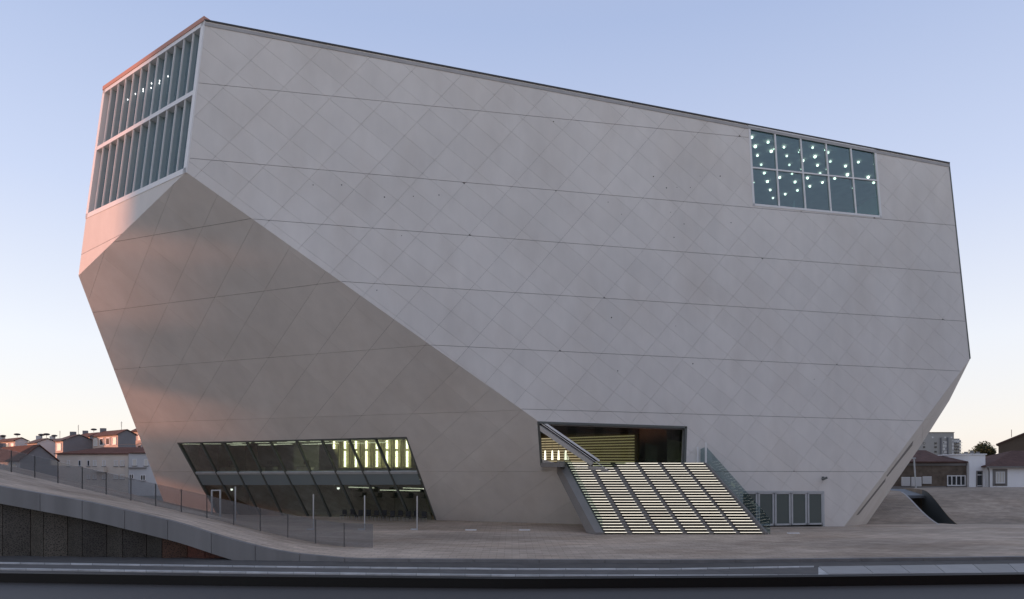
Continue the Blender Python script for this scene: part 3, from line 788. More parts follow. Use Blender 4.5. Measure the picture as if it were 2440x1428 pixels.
# ------------------------------------------------------------------ entrance stair
NS = 27
b0, b1 = gx(1437, 1274, 0.0), gx(1822, 1274, 0.0)
tz = CH + (HZ - 1103) / F * 49.6
t0s, t1s = at(1346, 1103, 49.6), at(1677, 1105, 49.6); t0s.z = t1s.z = tz
stair = thing('entrance_staircase', 'wide grey stair with rows of glowing light strips leading up to the dark entrance', 'staircase', b0)
for i in range(NS):
    ta, tb = i / NS, (i + 1) / NS
    a0, a1 = lerp(b0, t0s, ta), lerp(b1, t1s, ta); c0_, c1_ = lerp(b0, t0s, tb), lerp(b1, t1s, tb)
    zb = tz * i / NS; ztp = tz * (i + 1) / NS
    dn = (c0_ - a0); dn = Vector((dn.x, dn.y, 0)).normalized(); acr = (a1 - a0); acr = Vector((acr.x, acr.y, 0)); wd_ = acr.length; acr.normalize()
    P = lambda p, z: Vector((p.x, p.y, z))
    st = MB().prism([P(a0, ztp), P(a1, ztp), P(c1_, ztp) + dn * .05, P(c0_, ztp) + dn * .05], (0, 0, -.055))
    so = st.build('step', 'step', stair)
    MB().prism([P(a0 + dn * .05, zb - .02), P(a1 + dn * .05, zb - .02), P(a1 + dn * .09, zb - .02), P(a0 + dn * .09, zb - .02)], (0, 0, ztp - zb - .04)).build('riser', 'riser', so)
    fx = (0.008, .170)
    for c in range(6):
        s0_ = [.011, .182, .354, .520, .686, .848][c]; s1_ = s0_ + .136
        p0, p1 = lerp(a0, a1, s0_), lerp(a0, a1, s1_)
        p0 = P(p0 + dn * .0, ztp - .055); p1 = P(p1, ztp - .055)
        n_ = Vector((dn.x, dn.y, 0)) * -1
        MB().prism([p0 + n_ * .006, p1 + n_ * .006, p1 + n_ * .006 + Z * .040, p0 + n_ * .006 + Z * .040], -n_ * .004).build('light_strip', 'led', so)
        if i:
            e0 = P(p0 - dn * .0, zb + .004); e1 = P(p1, zb + .004); g0 = P(p0 + dn * .045, zb + .004); dl = (a0 - lerp(b0, t0s, (i - 1) / NS)); dl = Vector((dl.x, dl.y, 0))
            MB().prism([e0 - dl * .92, e1 - dl * .92, e1 + dn * .045, e0 + dn * .045], (0, 0, .004)).build('tread_shade', 'gap_shade', so)  # dark plate laid on the tread so the strip light barely shows
        MB().prism([P(p0 + dn * .046, zb + .01), P(p1 + dn * .046, zb + .01), P(p1 + dn * .046, ztp - .06), P(p0 + dn * .046, ztp - .06)], dn * .003).build('riser_shade', 'gap_shade', so)
# side stringers
sdir = (t0s - b0)
for side, (bb, tt, sg) in enumerate(((b0, t0s, -1), (b1, t1s, 1))):
    o_ = (b1 - b0).normalized() * sg
    bq = bb + o_ * .02; tq = tt + o_ * .02
    wdh = .55 if side == 0 else .12
    pol = [bq + Vector((0, 0, -.3)), bq + Vector((0, 0, .14)) - Vector((sdir.x, sdir.y, 0)).normalized() * .12, tq + Z * .12, tq - Z * .75, bq + (tq - bq) * .12 - Z * .85]
    MB().prism(pol, o_ * wdh).build('stringer', 'stringer', stair)
# left landing corner under the opening
la = hit(1290, 1109, PLf)
lz = t0s.z
MB().prism([Vector((la.x - .05, la.y - .02, lz + .0)), Vector((t0s.x - .55, t0s.y - 3.1, lz - .02)), Vector((t0s.x + .1, t0s.y - .05, lz - .02)), Vector((t0s.x + .1, t0s.y + 1.4, lz)), Vector((la.x + .4, la.y + 2, lz))], (0, 0, -.30)).build('landing', 'stringer', stair)
MB().prism([Vector((t0s.x, t0s.y, lz - .03)), Vector((t1s.x + .2, t1s.y, lz - .03)), Vector((t1s.x + .2, t1s.y + 1.6, lz - .03)), Vector((t0s.x, t0s.y + 1.6, lz - .03))], (0, 0, -.3)).build('landing', 'stringer', stair)
# glass balustrades
o_ = (b1 - b0).normalized()
def gl(bb, tt, oo, name):
    bq = bb + oo; tq = tt + oo; dh = Vector((sdir.x, sdir.y, 0)).normalized()
    ps = [bq - dh * .25 + Z * .02, bq - dh * .25 + Z * 1.05, tq + Z * 1.15, tq + dh * .9 + Z * .95, tq + dh * .9, tq]
    return MB().prism(ps, o_ * .025).build(name, 'glass_stair', stair)
gl(b1, t1s, o_ * .16, 'glass_balustrade'); 
glf = MB().prism([b0 - o_ * .06 + Z * .1 - sdir.normalized() * .1, b0 - o_ * .06 + Z * 1.0, t0s - o_ * .06 + Z * 1.0, t0s - o_ * .06], o_ * .02).build('glass_balustrade', 'glass_clear', stair)
for q, hh in ((t1s + Vector((-.35, .35, 0)), 1.15), (t1s + Vector((.12, -.1, 0)) , 1.45)):
    MB().b2(q - Vector((.06, .04, 0)), q + Vector((.06, .04, hh))).build('lit_post', 'lamp' if False else 'white_frame', stair)

# ------------------------------------------------------------------ glass balustrade along the rising ramp
BASE = [(-35, 1110), (27, 1125), (83, 1137), (138, 1152), (196, 1165), (253, 1179), (312, 1193), (371, 1207), (432, 1220), (493, 1235), (557, 1251), (620, 1267), (686, 1282), (752, 1296), (820, 1306), (890, 1314)]
fence = thing('ramp_balustrade', 'long glass balustrade with slim dark posts climbing the paved ramp', 'balustrade', (-16, 37, 1.5))
bp = []
for u, v in BASE:
    p = at(u, v, yback(u)); p.z = plaza_z(p.x, p.y); bp.append(p)
HG = 1.30
for p in bp[:-1]: MB().b2(p - Vector((.015, .03, .05)), p + Vector((.015, .03, HG))).build('post', 'coping', fence)
for a_, b_ in zip(bp, bp[1:]):
    d_ = (b_ - a_).normalized() * .03; nn = Vector((b_.y - a_.y, a_.x - b_.x, 0)).normalized() * .012
    MB().prism([a_ + d_ + Z * .03, b_ - d_ + Z * .03, b_ - d_ + Z * (HG - .01), a_ + d_ + Z * (HG - .01)], nn).build('glass_pane', 'glass_rail', fence)
# slim pale posts and a portal before the slanted window
for u, tp, bt, lb in ((561, 1160, 1247, 'slim pale steel post by the left end of the slanted window'), (747, 1178, 1246, 'slim pale steel post before the middle of the slanted window'), (869, 1181, 1249, 'slim pale steel post right of middle before the slanted window'), (994, 1182, 1252, 'slim pale steel post nearest the right foot of the slanted window')):
    Y = 46.5 if u < 600 else 48.0
    p = at(u, bt, Y); top_ = at(u, tp, Y).z; p.z = plaza_z(p.x, p.y)
    t = thing('steel_post', lb, 'post', p, 'posts before the slanted window')
    MB().b2((p.x - .04, p.y - .04, p.z), (p.x + .04, p.y + .04, top_)).build('shaft', 'steel', t)
    MB().b2((p.x - .42, p.y - .2, p.z), (p.x + .05, p.y - .06, p.z + .09)).build('foot_light', 'grey_frame', t)
p = at(505, 1215, 44.5); p.z = plaza_z(p.x, p.y); q = at(525, 1215, 44.5); zt_ = at(505, 1167, 44.5).z
t = thing('steel_portal', 'small pale steel portal frame beside the left edge of the slanted window', 'frame', p)
MB().b2((p.x - .045, p.y - .045, p.z - .1), (p.x + .045, p.y + .045, zt_)).build('post', 'steel', t)
MB().b2((q.x - .045, p.y - .045, p.z - .1), (q.x + .045, p.y + .045, zt_)).build('post', 'steel', t)
MB().b2((p.x + .046, p.y - .04, zt_ - .08), (q.x - .046, p.y + .04, zt_ - .005)).build('crossbar', 'steel', t)
for u, v, lb in ((1122, 1254, 'small white floor light on the paving left of the stair'), (1250, 1256, 'small white floor light close to the foot of the stair'), (1890, 1272, 'small white floor light on the paving right of the stair')):
    p = gx(u, v, 0); p.y = min(p.y, 47.5); p.x = (u - CX) / F * p.y; p.z = plaza_z(p.x, p.y)
    tag(MB().b2((p.x - .38, p.y - .1, p.z - .005), (p.x + .38, p.y + .1, p.z + .07)).build('floor_light', 'white_frame'), lb, 'floor light', 'floor lights on the plaza')

# ------------------------------------------------------------------ garage screen beneath the ramp
scr = thing('garage_screen', 'dark folded mesh screen under the ramp, turning rust red at its right end', 'screen wall', (-17, 32.3, 0))
def mesh_mat(name, col):
    m = node_mat(name, col, .6, .4, var=.2, scale=.8); n = m.node_tree; L = n.links; b = n.nodes['Principled BSDF']
    src = b.inputs['Base Color'].links[0].from_socket
    tc = n.nodes.new('ShaderNodeTexCoord'); vo = n.nodes.new('ShaderNodeTexVoronoi'); vo.inputs['Scale'].default_value = 9.0
    mp = n.nodes.new('ShaderNodeMapping'); mp.inputs['Scale'].default_value = (1, 1, 1.6); L.new(tc.outputs['Object'], mp.inputs[0]); L.new(mp.outputs[0], vo.inputs[0])
    vo.feature = 'DISTANCE_TO_EDGE'
    mr = n.nodes.new('ShaderNodeMapRange'); mr.inputs['From Min'].default_value = .05; mr.inputs['From Max'].default_value = .25; mr.inputs['To Min'].default_value = 1.5; mr.inputs['To Max'].default_value = .35; L.new(vo.outputs[0], mr.inputs[0])
    vm = n.nodes.new('ShaderNodeVectorMath'); vm.operation = 'SCALE'; L.new(src, vm.inputs[0]); L.new(mr.outputs[0], vm.inputs['Scale']); L.new(vm.outputs[0], b.inputs['Base Color'])
for i, c in enumerate([(.080, .070, .056), (.058, .051, .042), (.044, .039, .033), (.085, .043, .027), (.10, .034, .022)]): mesh_mat('screen_mesh_%d' % i, c)
ub = [-110, -50, 10, 59, 109, 160, 212, 265, 316, 366, 421, 475, 528]
cidx = [0, 1, 0, 0, 1, 2, 1, 2, 2, 3, 4, 4]
YS = 32.6
for i, (a_, c_) in enumerate(zip(ub, ub[1:])):
    xa, xc = (a_ - CX) / F * YS, (c_ - CX) / F * YS
    ya, yc = front_y(xa) + .35 + (.0 if i % 2 else .38), front_y(xc) + .35 + (.38 if i % 2 else .0)
    zt0 = plaza_z(xa, front_y(xa)) - .55; zt1 = plaza_z(xc, front_y(xc)) - .55
    zt0 = max(zt0, -.05); zt1 = max(zt1, -.05)
    MB().prism([Vector((xa + .015, ya, ROAD_Z)), Vector((xc - .015, yc, ROAD_Z)), Vector((xc - .015, yc, zt1)), Vector((xa + .015, ya, zt0))], (0, .06, 0)).build('screen_panel', 'screen_mesh_%d' % cidx[i], scr)

# ------------------------------------------------------------------ paved mounds on the right with the slot between them
def mound_z(y, h): return lerp(-.6, h, sm(58.5, 71.5, y)) - .5 * sm(76, 88, y)
def mound(xl, xr, nx, h, label):
    vs = []; fs = []; ys = [58.2 + 33 * (j / 26) for j in range(27)]
    for y in ys:
        for i in range(nx + 1):
            x = lerp(xl(y), xr(y), i / nx); k = 1.0
            vs.append((x, y, mound_z(y, h(x, y))))
    W_ = nx + 1
    for j in range(26):
        for i in range(nx): fs.append((j * W_ + i, j * W_ + i + 1, (j + 1) * W_ + i + 1, (j + 1) * W_ + i))
    b = len(vs)
    for side in (0, nx):
        for j in range(26):
            p, q = vs[j * W_ + side], vs[(j + 1) * W_ + side]; n0 = len(vs)
            vs += [p, q, (q[0], q[1], -1), (p[0], p[1], -1)]; fs.append((n0, n0 + 1, n0 + 2, n0 + 3))
    return vs, fs
sl_l = lambda y: lerp(36.5, 39.3, (y - 58.2) / 11)
sl_r = lambda y: lerp(37.9, 41.6, (y - 58.2) / 11)
hL = lambda x, y: 1.75 + .25 * sm(30, 38, x) - .5 * sm(35.5, 40, x) * sm(70, 62, y)
hR = lambda x, y: 2.1 + .18 * sm(38, 52, x) - .25 * sm(60, 75, x)
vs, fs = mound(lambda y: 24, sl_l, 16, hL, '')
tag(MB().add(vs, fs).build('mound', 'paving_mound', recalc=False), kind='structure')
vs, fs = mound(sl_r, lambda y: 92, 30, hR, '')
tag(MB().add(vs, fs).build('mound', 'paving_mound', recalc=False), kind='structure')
node_mat('slot_shadow_wall', (.05, .065, .075), .6, .3)  # shadow inside the slot put into this dark blue colour
mb = MB()
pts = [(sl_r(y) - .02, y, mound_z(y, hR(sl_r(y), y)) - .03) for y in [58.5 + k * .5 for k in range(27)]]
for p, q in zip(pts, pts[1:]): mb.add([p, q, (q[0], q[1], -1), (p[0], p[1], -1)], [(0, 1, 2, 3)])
tag(mb.build('slot_shadow_wall', 'slot_shadow_wall', recalc=False), 'side wall of the slot cut through the paved mound, its shadow painted dark blue', 'wall')
# lips of light stone and the bridging slab at the back of the slot
for f_, s_, nm, lb in ((sl_l, -1, 'slot_lip', 'pale stone edge curving down the left side of the slot'), (sl_r, 1, 'slot_lip', 'stone edge curving down the right side of the slot')):
    mb = MB()
    hh = hL if s_ < 0 else hR
    ys = [58.8 + k * .6 for k in range(20)]
    for y0, y1 in zip(ys, ys[1:]):
        x0, x1 = f_(y0), f_(y1); z0, z1 = mound_z(y0, hh(x0, y0)), mound_z(y1, hh(x1, y1))
        mb.add([(x0, y0, z0 + .02), (x1, y1, z1 + .02), (x1 + s_ * .16, y1, z1 + .02), (x0 + s_ * .16, y0, z0 + .02), (x0, y0, z0 - .2), (x1, y1, z1 - .2)], [(0, 1, 2, 3), (0, 1, 5, 4)])
    tag(mb.build(nm, 'coping_band' if s_ < 0 else 'paving_mound', recalc=False), lb, 'kerb')
ybr = 70.5
node_mat('slot_roof', (.20, .215, .23), .8, .2)
tag(MB().prism([Vector((sl_l(ybr) - .5, ybr, 1.58)), Vector((sl_r(ybr) + .8, ybr, 1.58)), Vector((sl_r(ybr + 9) + .8, ybr + 9, 2.0)), Vector((sl_l(ybr + 9) - .5, ybr + 9, 2.0))], (0, 0, -.28)).build('slot_bridge', 'slot_roof'), 'grey concrete slab bridging the far end of the slot', 'slab')
# shelter seen through the slot and street lamp behind
p = at(2200, 1200, 92); kx = p.x
t = thing('bus_shelter', 'small brown shelter seen through the slot in the mound', 'shelter', (kx, 92, -.9))
node_mat('kiosk', (.30, .22, .16), .7, .3)
MB().b2((kx - 1.6, 91.2, 1.35), (kx + 1.6, 93, 1.5)).build('roof', 'kiosk', t)
MB().b2((kx - 1.5, 92.7, -.9), (kx + 1.5, 92.8, 1.34)).build('back_panel', 'kiosk', t)
for s_ in (-1, 1): MB().b2((kx + s_ * 1.4 - .06, 91.3, -.9), (kx + s_ * 1.4 + .06, 91.42, 1.34)).build('post', 'steel', t)
p = at(2186, 1205, 84.5); tpz = at(2176, 1094, 84.5)
t = thing('street_lamp', 'slim white street lamp standing behind the mound before the brown house', 'street lamp', (p.x, 84.5, -.9))
MB().tube((p.x, 84.5, -.9), (tpz.x + .1, 84.5, tpz.z), .11, 8, .09).build('pole', 'grey_frame', t)
MB().box((tpz.x - .12, 84.5, tpz.z + .1), (.75, .25, .14)).build('lamp_head', 'grey_frame', t)

# ------------------------------------------------------------------ houses behind
node_mat('plaster_cream', (.66, .60, .52), .9, .2, var=.06, scale=.5, var2=.08, scale2=.2)
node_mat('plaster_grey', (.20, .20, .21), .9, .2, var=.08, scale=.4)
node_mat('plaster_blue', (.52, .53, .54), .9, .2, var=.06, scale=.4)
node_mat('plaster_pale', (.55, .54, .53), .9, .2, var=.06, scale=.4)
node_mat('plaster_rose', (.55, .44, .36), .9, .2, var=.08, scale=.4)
node_mat('plaster_white', (.88, .88, .88), .85, .25, var=.03, scale=.5, var2=.04, scale2=.3)
node_mat('rough_brown', (.150, .120, .095), .95, .15, var=.28, scale=1.6, var2=.12, scale2=.3, bump=.4, bscale=6)
node_mat('plaster_brown', (.125, .095, .072), .95, .15, var=.10, scale=.6)
node_mat('apartment_grey', (.34, .33, .31), .9, .2, var=.06, scale=.2)
node_mat('roof_tile', (.105, .052, .04), .9, .2, var=.22, scale=2.0, var2=.15, scale2=.3)
node_mat('roof_dark', (.105, .06, .05), .9, .2, var=.22, scale=2.0, var2=.15, scale2=.3)
node_mat('roof_slate', (.09, .085, .085), .9, .2, var=.15, scale=1.0)
node_mat('window_glass', (.035, .04, .045), .12, .6)
node_mat('shutter_white', (.72, .72, .72), .6, .3)
node_mat('window_lit', (.60, .58, .52), .5, .4)
node_mat('stone_trim', (.22, .21, .20), .85, .2)
def sx(u, Y): return (u - CX) / F * Y
def sz(v, Y): return CH + (HZ - v) / F * Y
def win_front(parent, u0, u1, v0, v1, Y, frame='shutter_white', pane='window_glass', split=1, th=.09, sill=True, surround=None):
    x0, x1, z0, z1 = sx(u0, Y), sx(u1, Y), sz(v1, Y), sz(v0, Y)
    fm = MB(); t = th
    fm.b2((x0, Y - .10, z0), (x0 + t, Y + .02, z1)); fm.b2((x1 - t, Y - .10, z0), (x1, Y + .02, z1))
    fm.b2((x0 + t, Y - .10, z1 - t), (x1 - t, Y + .02, z1)); fm.b2((x0 + t, Y - .10, z0), (x1 - t, Y + .02, z0 + t))
    for k in range(1, split):
        xm = lerp(x0, x1, k / split); fm.b2((xm - t / 2, Y - .098, z0 + t), (xm + t / 2, Y + .02, z1 - t))
    wo = fm.build('window', frame, parent)
    MB().b2((x0 + t * .9, Y - .045, z0 + t * .9), (x1 - t * .9, Y - .02, z1 - t * .9)).build('pane', pane, wo)
    if sill: MB().b2((x0 - .08, Y - .2, z0 - .1), (x1 + .08, Y + .02, z0 - .004)).build('sill', 'stone_trim', wo)
    if surround:
        s_ = .32; q = MB()
        q.b2((x0 - s_, Y - .05, z0 - s_), (x0 - .005, Y + .02, z1 + s_)); q.b2((x1 + .005, Y - .05, z0 - s_), (x1 + s_, Y + .02, z1 + s_))
        q.b2((x0 - .004, Y - .05, z1 + .005), (x1 + .004, Y + .02, z1 + s_)); q.b2((x0 - .004, Y - .05, z0 - s_), (x1 + .004, Y + .02, z0 - .105)); q.build('surround', surround, wo)
    return wo
def hip_roof(parent, x0, x1, y0, y1, z, rz, rx0, rx1, mat, ov=.4):
    ym = (y0 + y1) / 2
    a = [(x0 - ov, y0 - ov, z), (x1 + ov, y0 - ov, z), (x1 + ov, y1 + ov, z), (x0 - ov, y1 + ov, z), (rx0, ym, rz), (rx1, ym, rz)]
    lo = [(p[0], p[1], p[2] - .15) for p in a[:4]]
    return MB().add(a + lo, [(0, 1, 5, 4), (1, 2, 5), (2, 3, 4, 5), (3, 0, 4), (0, 6, 7, 1), (1, 7, 8, 2), (2, 8, 9, 3), (3, 9, 6, 0), (6, 9, 8, 7)]).build('roof', mat, parent)

# --- left: low cream house and blue-grey neighbour
Y = 140.0
t = thing('terraced_house', 'low cream house with dark red tiled hip roof behind the ramp balustrade', 'house', (sx(220, Y), Y, -.9))
x0, x1 = sx(136, Y), sx(306, Y); ze = sz(1083, Y)
MB().b2((x0, Y, -.9), (x1, Y + 11, ze)).build('wall', 'plaster_cream', t)
hip_roof(t, x0, x1 + 4, Y, Y + 11, ze + .17, sz(1066, Y + 5.5), sx(208, Y), sx(318, Y), 'roof_tile')
for a, b_, dk in ((160, 167, 0), (187, 193.5, 1), (208, 214.5, 1), (222, 230, 0), (244, 252, 0), (272, 281, 0), (287, 297, 0)):
    win_front(t, a, b_, 1097, 1111, Y, pane='window_glass' if dk else 'window_lit')
    if a > 200: win_front(t, a, b_, 1131, 1142, Y, pane='window_lit')
MB().b2((sx(229, Y), Y - 1.3, sz(1125, Y)), (sx(256, Y), Y - .02, sz(1113, Y))).build('balcony', 'plaster_cream', t)
Y = 138.0
t = thing('terraced_house', 'blue-grey rendered house with white shutters touching the hall silhouette', 'house', (sx(335, Y), Y, -.9))
x0, x1 = sx(306.5, Y), sx(385, Y)
MB().b2((x0, Y, -.9), (x1, Y + 9, sz(1081, Y))).build('wall', 'plaster_blue', t)
hip_roof(t, x0 + .4, x1, Y, Y + 9, sz(1081, Y) + .17, sz(1070, Y), sx(325, Y), sx(375, Y), 'roof_tile', ov=.3)
for a, b_, c, d in ((316, 326.5, 1094, 1110), (343.5, 353, 1094, 1110), (305.8 + 2, 319, 1130, 1141), (335, 347, 1132, 1145)):
    win_front(t, a, b_, c, d, Y, pane='window_lit' if c < 1100 else 'window_glass', split=1 if c < 1100 else 2)
MB().b2((sx(307, Y), Y - .25, sz(1117, Y)), (sx(349, Y), Y - .01, sz(1114, Y))).build('cornice', 'stone_trim', t)

# --- left: stepped row with sunlit fronts
def corner_house(label, uc, Y, du_l, du_r, v_eave, v_peak, front, side, roofm, nwin, group=None, mono=False, dishes=(), ant=()):
    P = Vector((sx(uc, Y), Y, -.9)); a = Vector((-.77, .64, 0)); b = Vector((.64, .77, 0)).normalized()
    # lengths so that the far corners fall on the wanted columns
    def length(d, u):
        k = (u - CX) / F; return (k * P.y - P.x) / (d.x - k * d.y)
    La, Lb = length(a, uc - du_l), length(b, uc + du_r)
    ze, zp = sz(v_eave, Y), sz(v_peak, Y + Lb * .38)
    t = thing('row_house', label, 'house', P, group)
    H = Z * (ze + .9)
    A0, A1, B1, C1 = P, P + a * La, P + b * Lb, P + a * La + b * Lb
    pk0 = P + b * Lb * .5; pk1 = A1 + b * Lb * .5
    pk0 = Vector((pk0.x, pk0.y, zp)); pk1 = Vector((pk1.x, pk1.y, zp))
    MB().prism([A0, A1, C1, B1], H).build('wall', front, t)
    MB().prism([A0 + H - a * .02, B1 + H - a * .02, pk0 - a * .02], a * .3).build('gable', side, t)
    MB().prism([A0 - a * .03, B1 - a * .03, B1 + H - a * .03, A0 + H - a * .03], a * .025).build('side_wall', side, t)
    ov = (A0 - pk0).normalized()
    nrm = -b
    r1 = [A0 + H + (A0 + H - pk0).normalized() * .5 - a * .35, A1 + H + (A0 + H - pk0).normalized() * .5 + a * .3, pk1 + a * .3, pk0 - a * .35]
    r2 = [B1 + H + (B1 + H - pk0).normalized() * .5 - a * .35, C1 + H + (B1 + H - pk0).normalized() * .5 + a * .3, pk1 + a * .3, pk0 - a * .35]
    mb = MB(); mb.prism([p + Z * .06 for p in r1], Z * .15); mb.prism([p + Z * .065 for p in r2], Z * .15)
    rf = mb.build('roof', roofm, t)
    MB().box(pk1 - a * 1.2 + Z * .2, (1.2, .8, 1.6)).build('chimney', side, rf)
    nf = -b
    for k in range(nwin):
        s0_, s1_ = (k + .22) / nwin, (k + .78) / nwin
        for lev in range(2):
            z1 = ze - .7 - lev * 3.0; z0 = z1 - 1.7
            p0, p1 = A0 + a * La * s0_, A0 + a * La * s1_
            q = [Vector((p0.x, p0.y, z0)), Vector((p1.x, p1.y, z0)), Vector((p1.x, p1.y, z1)), Vector((p0.x, p0.y, z1))]
            fm = MB()
            for i in range(4): fm.bar(q[i], q[(i + 1) % 4], .2, nf, -.02, .12, ext=.09)
            wo = fm.build('window', 'shutter_white', t)
            MB().prism([p + nf * .02 for p in q], nf * .03).build('pane', 'window_lit' if (k + lev) % 3 == 0 else 'window_glass', wo)
    for (s_, h_) in dishes:
        c = lerp(pk0, pk1, s_) + Z * .3
        dk = MB().tube(c, c + Z * h_, .05, 5); 
        for i in range(6):
            r_ = .85 * math.sin(math.pi / 2 * (i + 1) / 6)
        dk.ball(c + Z * (h_ + .3), .8, .38, 10, 6); dk.build('satellite_dish', 'roof_slate', rf)
    for (s_, h_) in ant:
        c = lerp(pk0, pk1, s_); am = MB().tube(c, c + Z * h_, .045, 5)
        for k in range(4): am.tube(c + Z * (h_ - .3 - k * .3) - a * (.6 - k * .1), c + Z * (h_ - .3 - k * .3) + a * (.6 - k * .1), .03, 4)
        am.build('antenna', 'roof_slate', rf)
    return t
gr = 'stepped row of houses on the left'
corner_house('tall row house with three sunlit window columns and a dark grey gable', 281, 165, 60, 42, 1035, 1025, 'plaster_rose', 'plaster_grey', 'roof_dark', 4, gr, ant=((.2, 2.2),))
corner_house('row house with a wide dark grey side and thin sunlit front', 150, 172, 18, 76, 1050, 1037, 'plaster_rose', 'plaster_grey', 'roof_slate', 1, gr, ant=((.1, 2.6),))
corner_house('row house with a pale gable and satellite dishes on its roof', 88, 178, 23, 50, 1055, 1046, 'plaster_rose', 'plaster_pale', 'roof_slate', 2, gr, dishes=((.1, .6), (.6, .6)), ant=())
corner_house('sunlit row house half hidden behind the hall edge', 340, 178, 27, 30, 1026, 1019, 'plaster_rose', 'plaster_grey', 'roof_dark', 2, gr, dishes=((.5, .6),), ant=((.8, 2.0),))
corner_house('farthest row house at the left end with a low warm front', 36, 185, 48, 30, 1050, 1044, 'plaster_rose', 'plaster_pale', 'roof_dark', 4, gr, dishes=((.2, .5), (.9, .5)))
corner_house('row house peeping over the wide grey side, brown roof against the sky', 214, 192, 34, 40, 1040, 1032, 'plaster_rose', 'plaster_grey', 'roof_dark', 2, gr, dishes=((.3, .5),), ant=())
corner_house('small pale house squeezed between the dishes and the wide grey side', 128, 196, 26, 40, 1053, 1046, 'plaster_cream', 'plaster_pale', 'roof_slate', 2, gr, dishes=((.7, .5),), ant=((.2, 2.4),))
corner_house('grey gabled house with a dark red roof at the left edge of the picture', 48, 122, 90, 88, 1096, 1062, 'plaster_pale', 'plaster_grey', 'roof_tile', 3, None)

# --- right: brown house with three white shutters
Y = 86.0
t = thing('stone_house', 'long brown stone house with dark red roof and three white shutters', 'house', (sx(2225, Y), Y, -.9))
x0, x1 = sx(2112, Y), sx(2311, Y); ze = sz(1103, Y)
MB().b2((x0, Y, -.9), (x1, Y + 10, ze)).build('wall', 'rough_brown', t)
hip_roof(t, x0, sx(2250, Y), Y, Y + 10, ze + .16, sz(1073, Y + 5), sx(2150, Y + 5), sx(2206, Y + 5), 'roof_dark', ov=.5)
hip_roof(t, sx(2246, Y), x1, Y, Y + 10, ze + .155, sz(1086, Y + 5), sx(2215, Y + 5), sx(2300, Y + 5), 'roof_dark', ov=.3)
MB().b2((x0 + .1, Y - .12, ze - .35), (x1 - .05, Y - .01, ze - .05)).build('cornice', 'stone_trim', t)
for a, b_, c, d in ((2147, 2167, 1137, 1158), (2170, 2194, 1137, 1159), (2197, 2218, 1135.5, 1153)):
    sh_ = MB().b2((sx(a, Y), Y - .16, sz(d, Y)), (sx(b_, Y), Y - .01, sz(c, Y))).build('shutter', 'shutter_white', t)
    for k in range(1, 8):
        z_ = lerp(sz(d, Y), sz(c, Y), k / 8); MB().b2((sx(a, Y) + .03, Y - .175, z_ - .05), (sx(b_, Y) - .03, Y - .161, z_ + .03)).build('slat', 'plaster_pale', sh_)
win_front(t, 2256, 2300, 1133, 1158, Y, split=4, th=.12, pane='window_glass')
MB().b2((x0 + .02, Y - .08, -.9), (x1 - .02, Y - .005, sz(1159, Y))).build('plinth', 'stone_trim', t)
# --- right: narrow white block
Y = 85.5
t = thing('white_block', 'narrow white flat-roofed block with one tall dark window', 'building', (sx(2330, Y), Y, -.9))
x0, x1 = sx(2309.5, Y), sx(2348, Y); zt_ = sz(1084, Y)
MB().b2((x0, Y, -.9), (x1, Y + 6, zt_)).build('wall', 'plaster_white', t)
MB().b2((x0 - .12, Y - .12, zt_), (x1 + .12, Y + 6.1, zt_ + .14)).build('roof_edge', 'plaster_white', t)
for k in range(3): MB().b2((x0 + .2 + .75 * k, Y + 1, zt_ + .14), (x0 + .5 + .75 * k, Y + 1.3, zt_ + .4 + .1 * (k % 2))).build('roof_vent', 'stone_trim', t)
wo = win_front(t, 2326, 2340.5, 1122, 1169, Y, frame='stone_trim', th=.10, sill=False)
for v_ in (1132, 1158): MB().b2((sx(2327, Y), Y - .108, sz(v_, Y) - .04), (sx(2339.5, Y), Y - .101, sz(v_, Y) + .04)).build('glazing_bar', 'shutter_white', wo)
# --- right: white house with brown hip roof
Y = 85.0
t = thing('white_house', 'white rendered house with brown hip roof and grey framed window at right edge', 'house', (sx(2400, Y), Y, -.9))
x0, x1 = sx(2353, Y), sx(2520, Y); ze = sz(1114, Y)
MB().b2((x0, Y, -.9), (x1, Y + 9, ze)).build('wall', 'plaster_white', t)
hip_roof(t, x0, x1, Y, Y + 9, ze + .16, sz(1074, Y + 4.5), sx(2412, Y + 4.5), sx(2480, Y + 4.5), 'roof_dark', ov=.45)
MB().b2((x0 - .47, Y - .6, ze - .02), (x1 + .4, Y - .455, ze + .14)).build('gutter', 'stone_trim', t)
MB().tube((x0 + .1, Y - .15, -.9), (x0 + .1, Y - .15, ze - .5), .07, 8).tube((x0 + .1, Y - .15, ze - .5), (x0 - .3, Y - .5, ze), .07, 8).build('drainpipe', 'stone_trim', t)
win_front(t, 2371.5, 2393.5, 1124, 1152, Y, split=3, th=.10, pane='window_lit', surround='stone_trim')
# --- right: big brown gable behind
Y = 100.0
t = thing('brown_house', 'tall plain brown house with shallow gable behind the white house', 'house', (sx(2440, Y), Y, -.9))
x0, x1, xm = sx(2379, Y), sx(2540, Y), sx(2452, Y)
MB().prism([Vector((x0, Y, -.9)), Vector((x1, Y, -.9)), Vector((x1, Y, sz(1060, Y))), Vector((xm, Y, sz(1030, Y))), Vector((x0, Y, sz(1060, Y)))], (9.5, 12, 0)).build('wall', 'plaster_brown', t)
mb = MB(); pa, pb, pc = Vector((x0 - .7, Y - .5, sz(1062, Y))), Vector((xm, Y - .5, sz(1029, Y))), Vector((x1 + .7, Y - .5, sz(1062, Y)))
mb.prism([pa, pb, pb + Z * .28, pa + Z * .22], (10.2, 13, 0)); mb.prism([pb + Vector((.002, 0, 0)), pc, pc + Z * .22, pb + Z * .28 + Vector((.002, 0, 0))], (10.2, 13, 0)); rf = mb.build('roof', 'roof_dark', t)
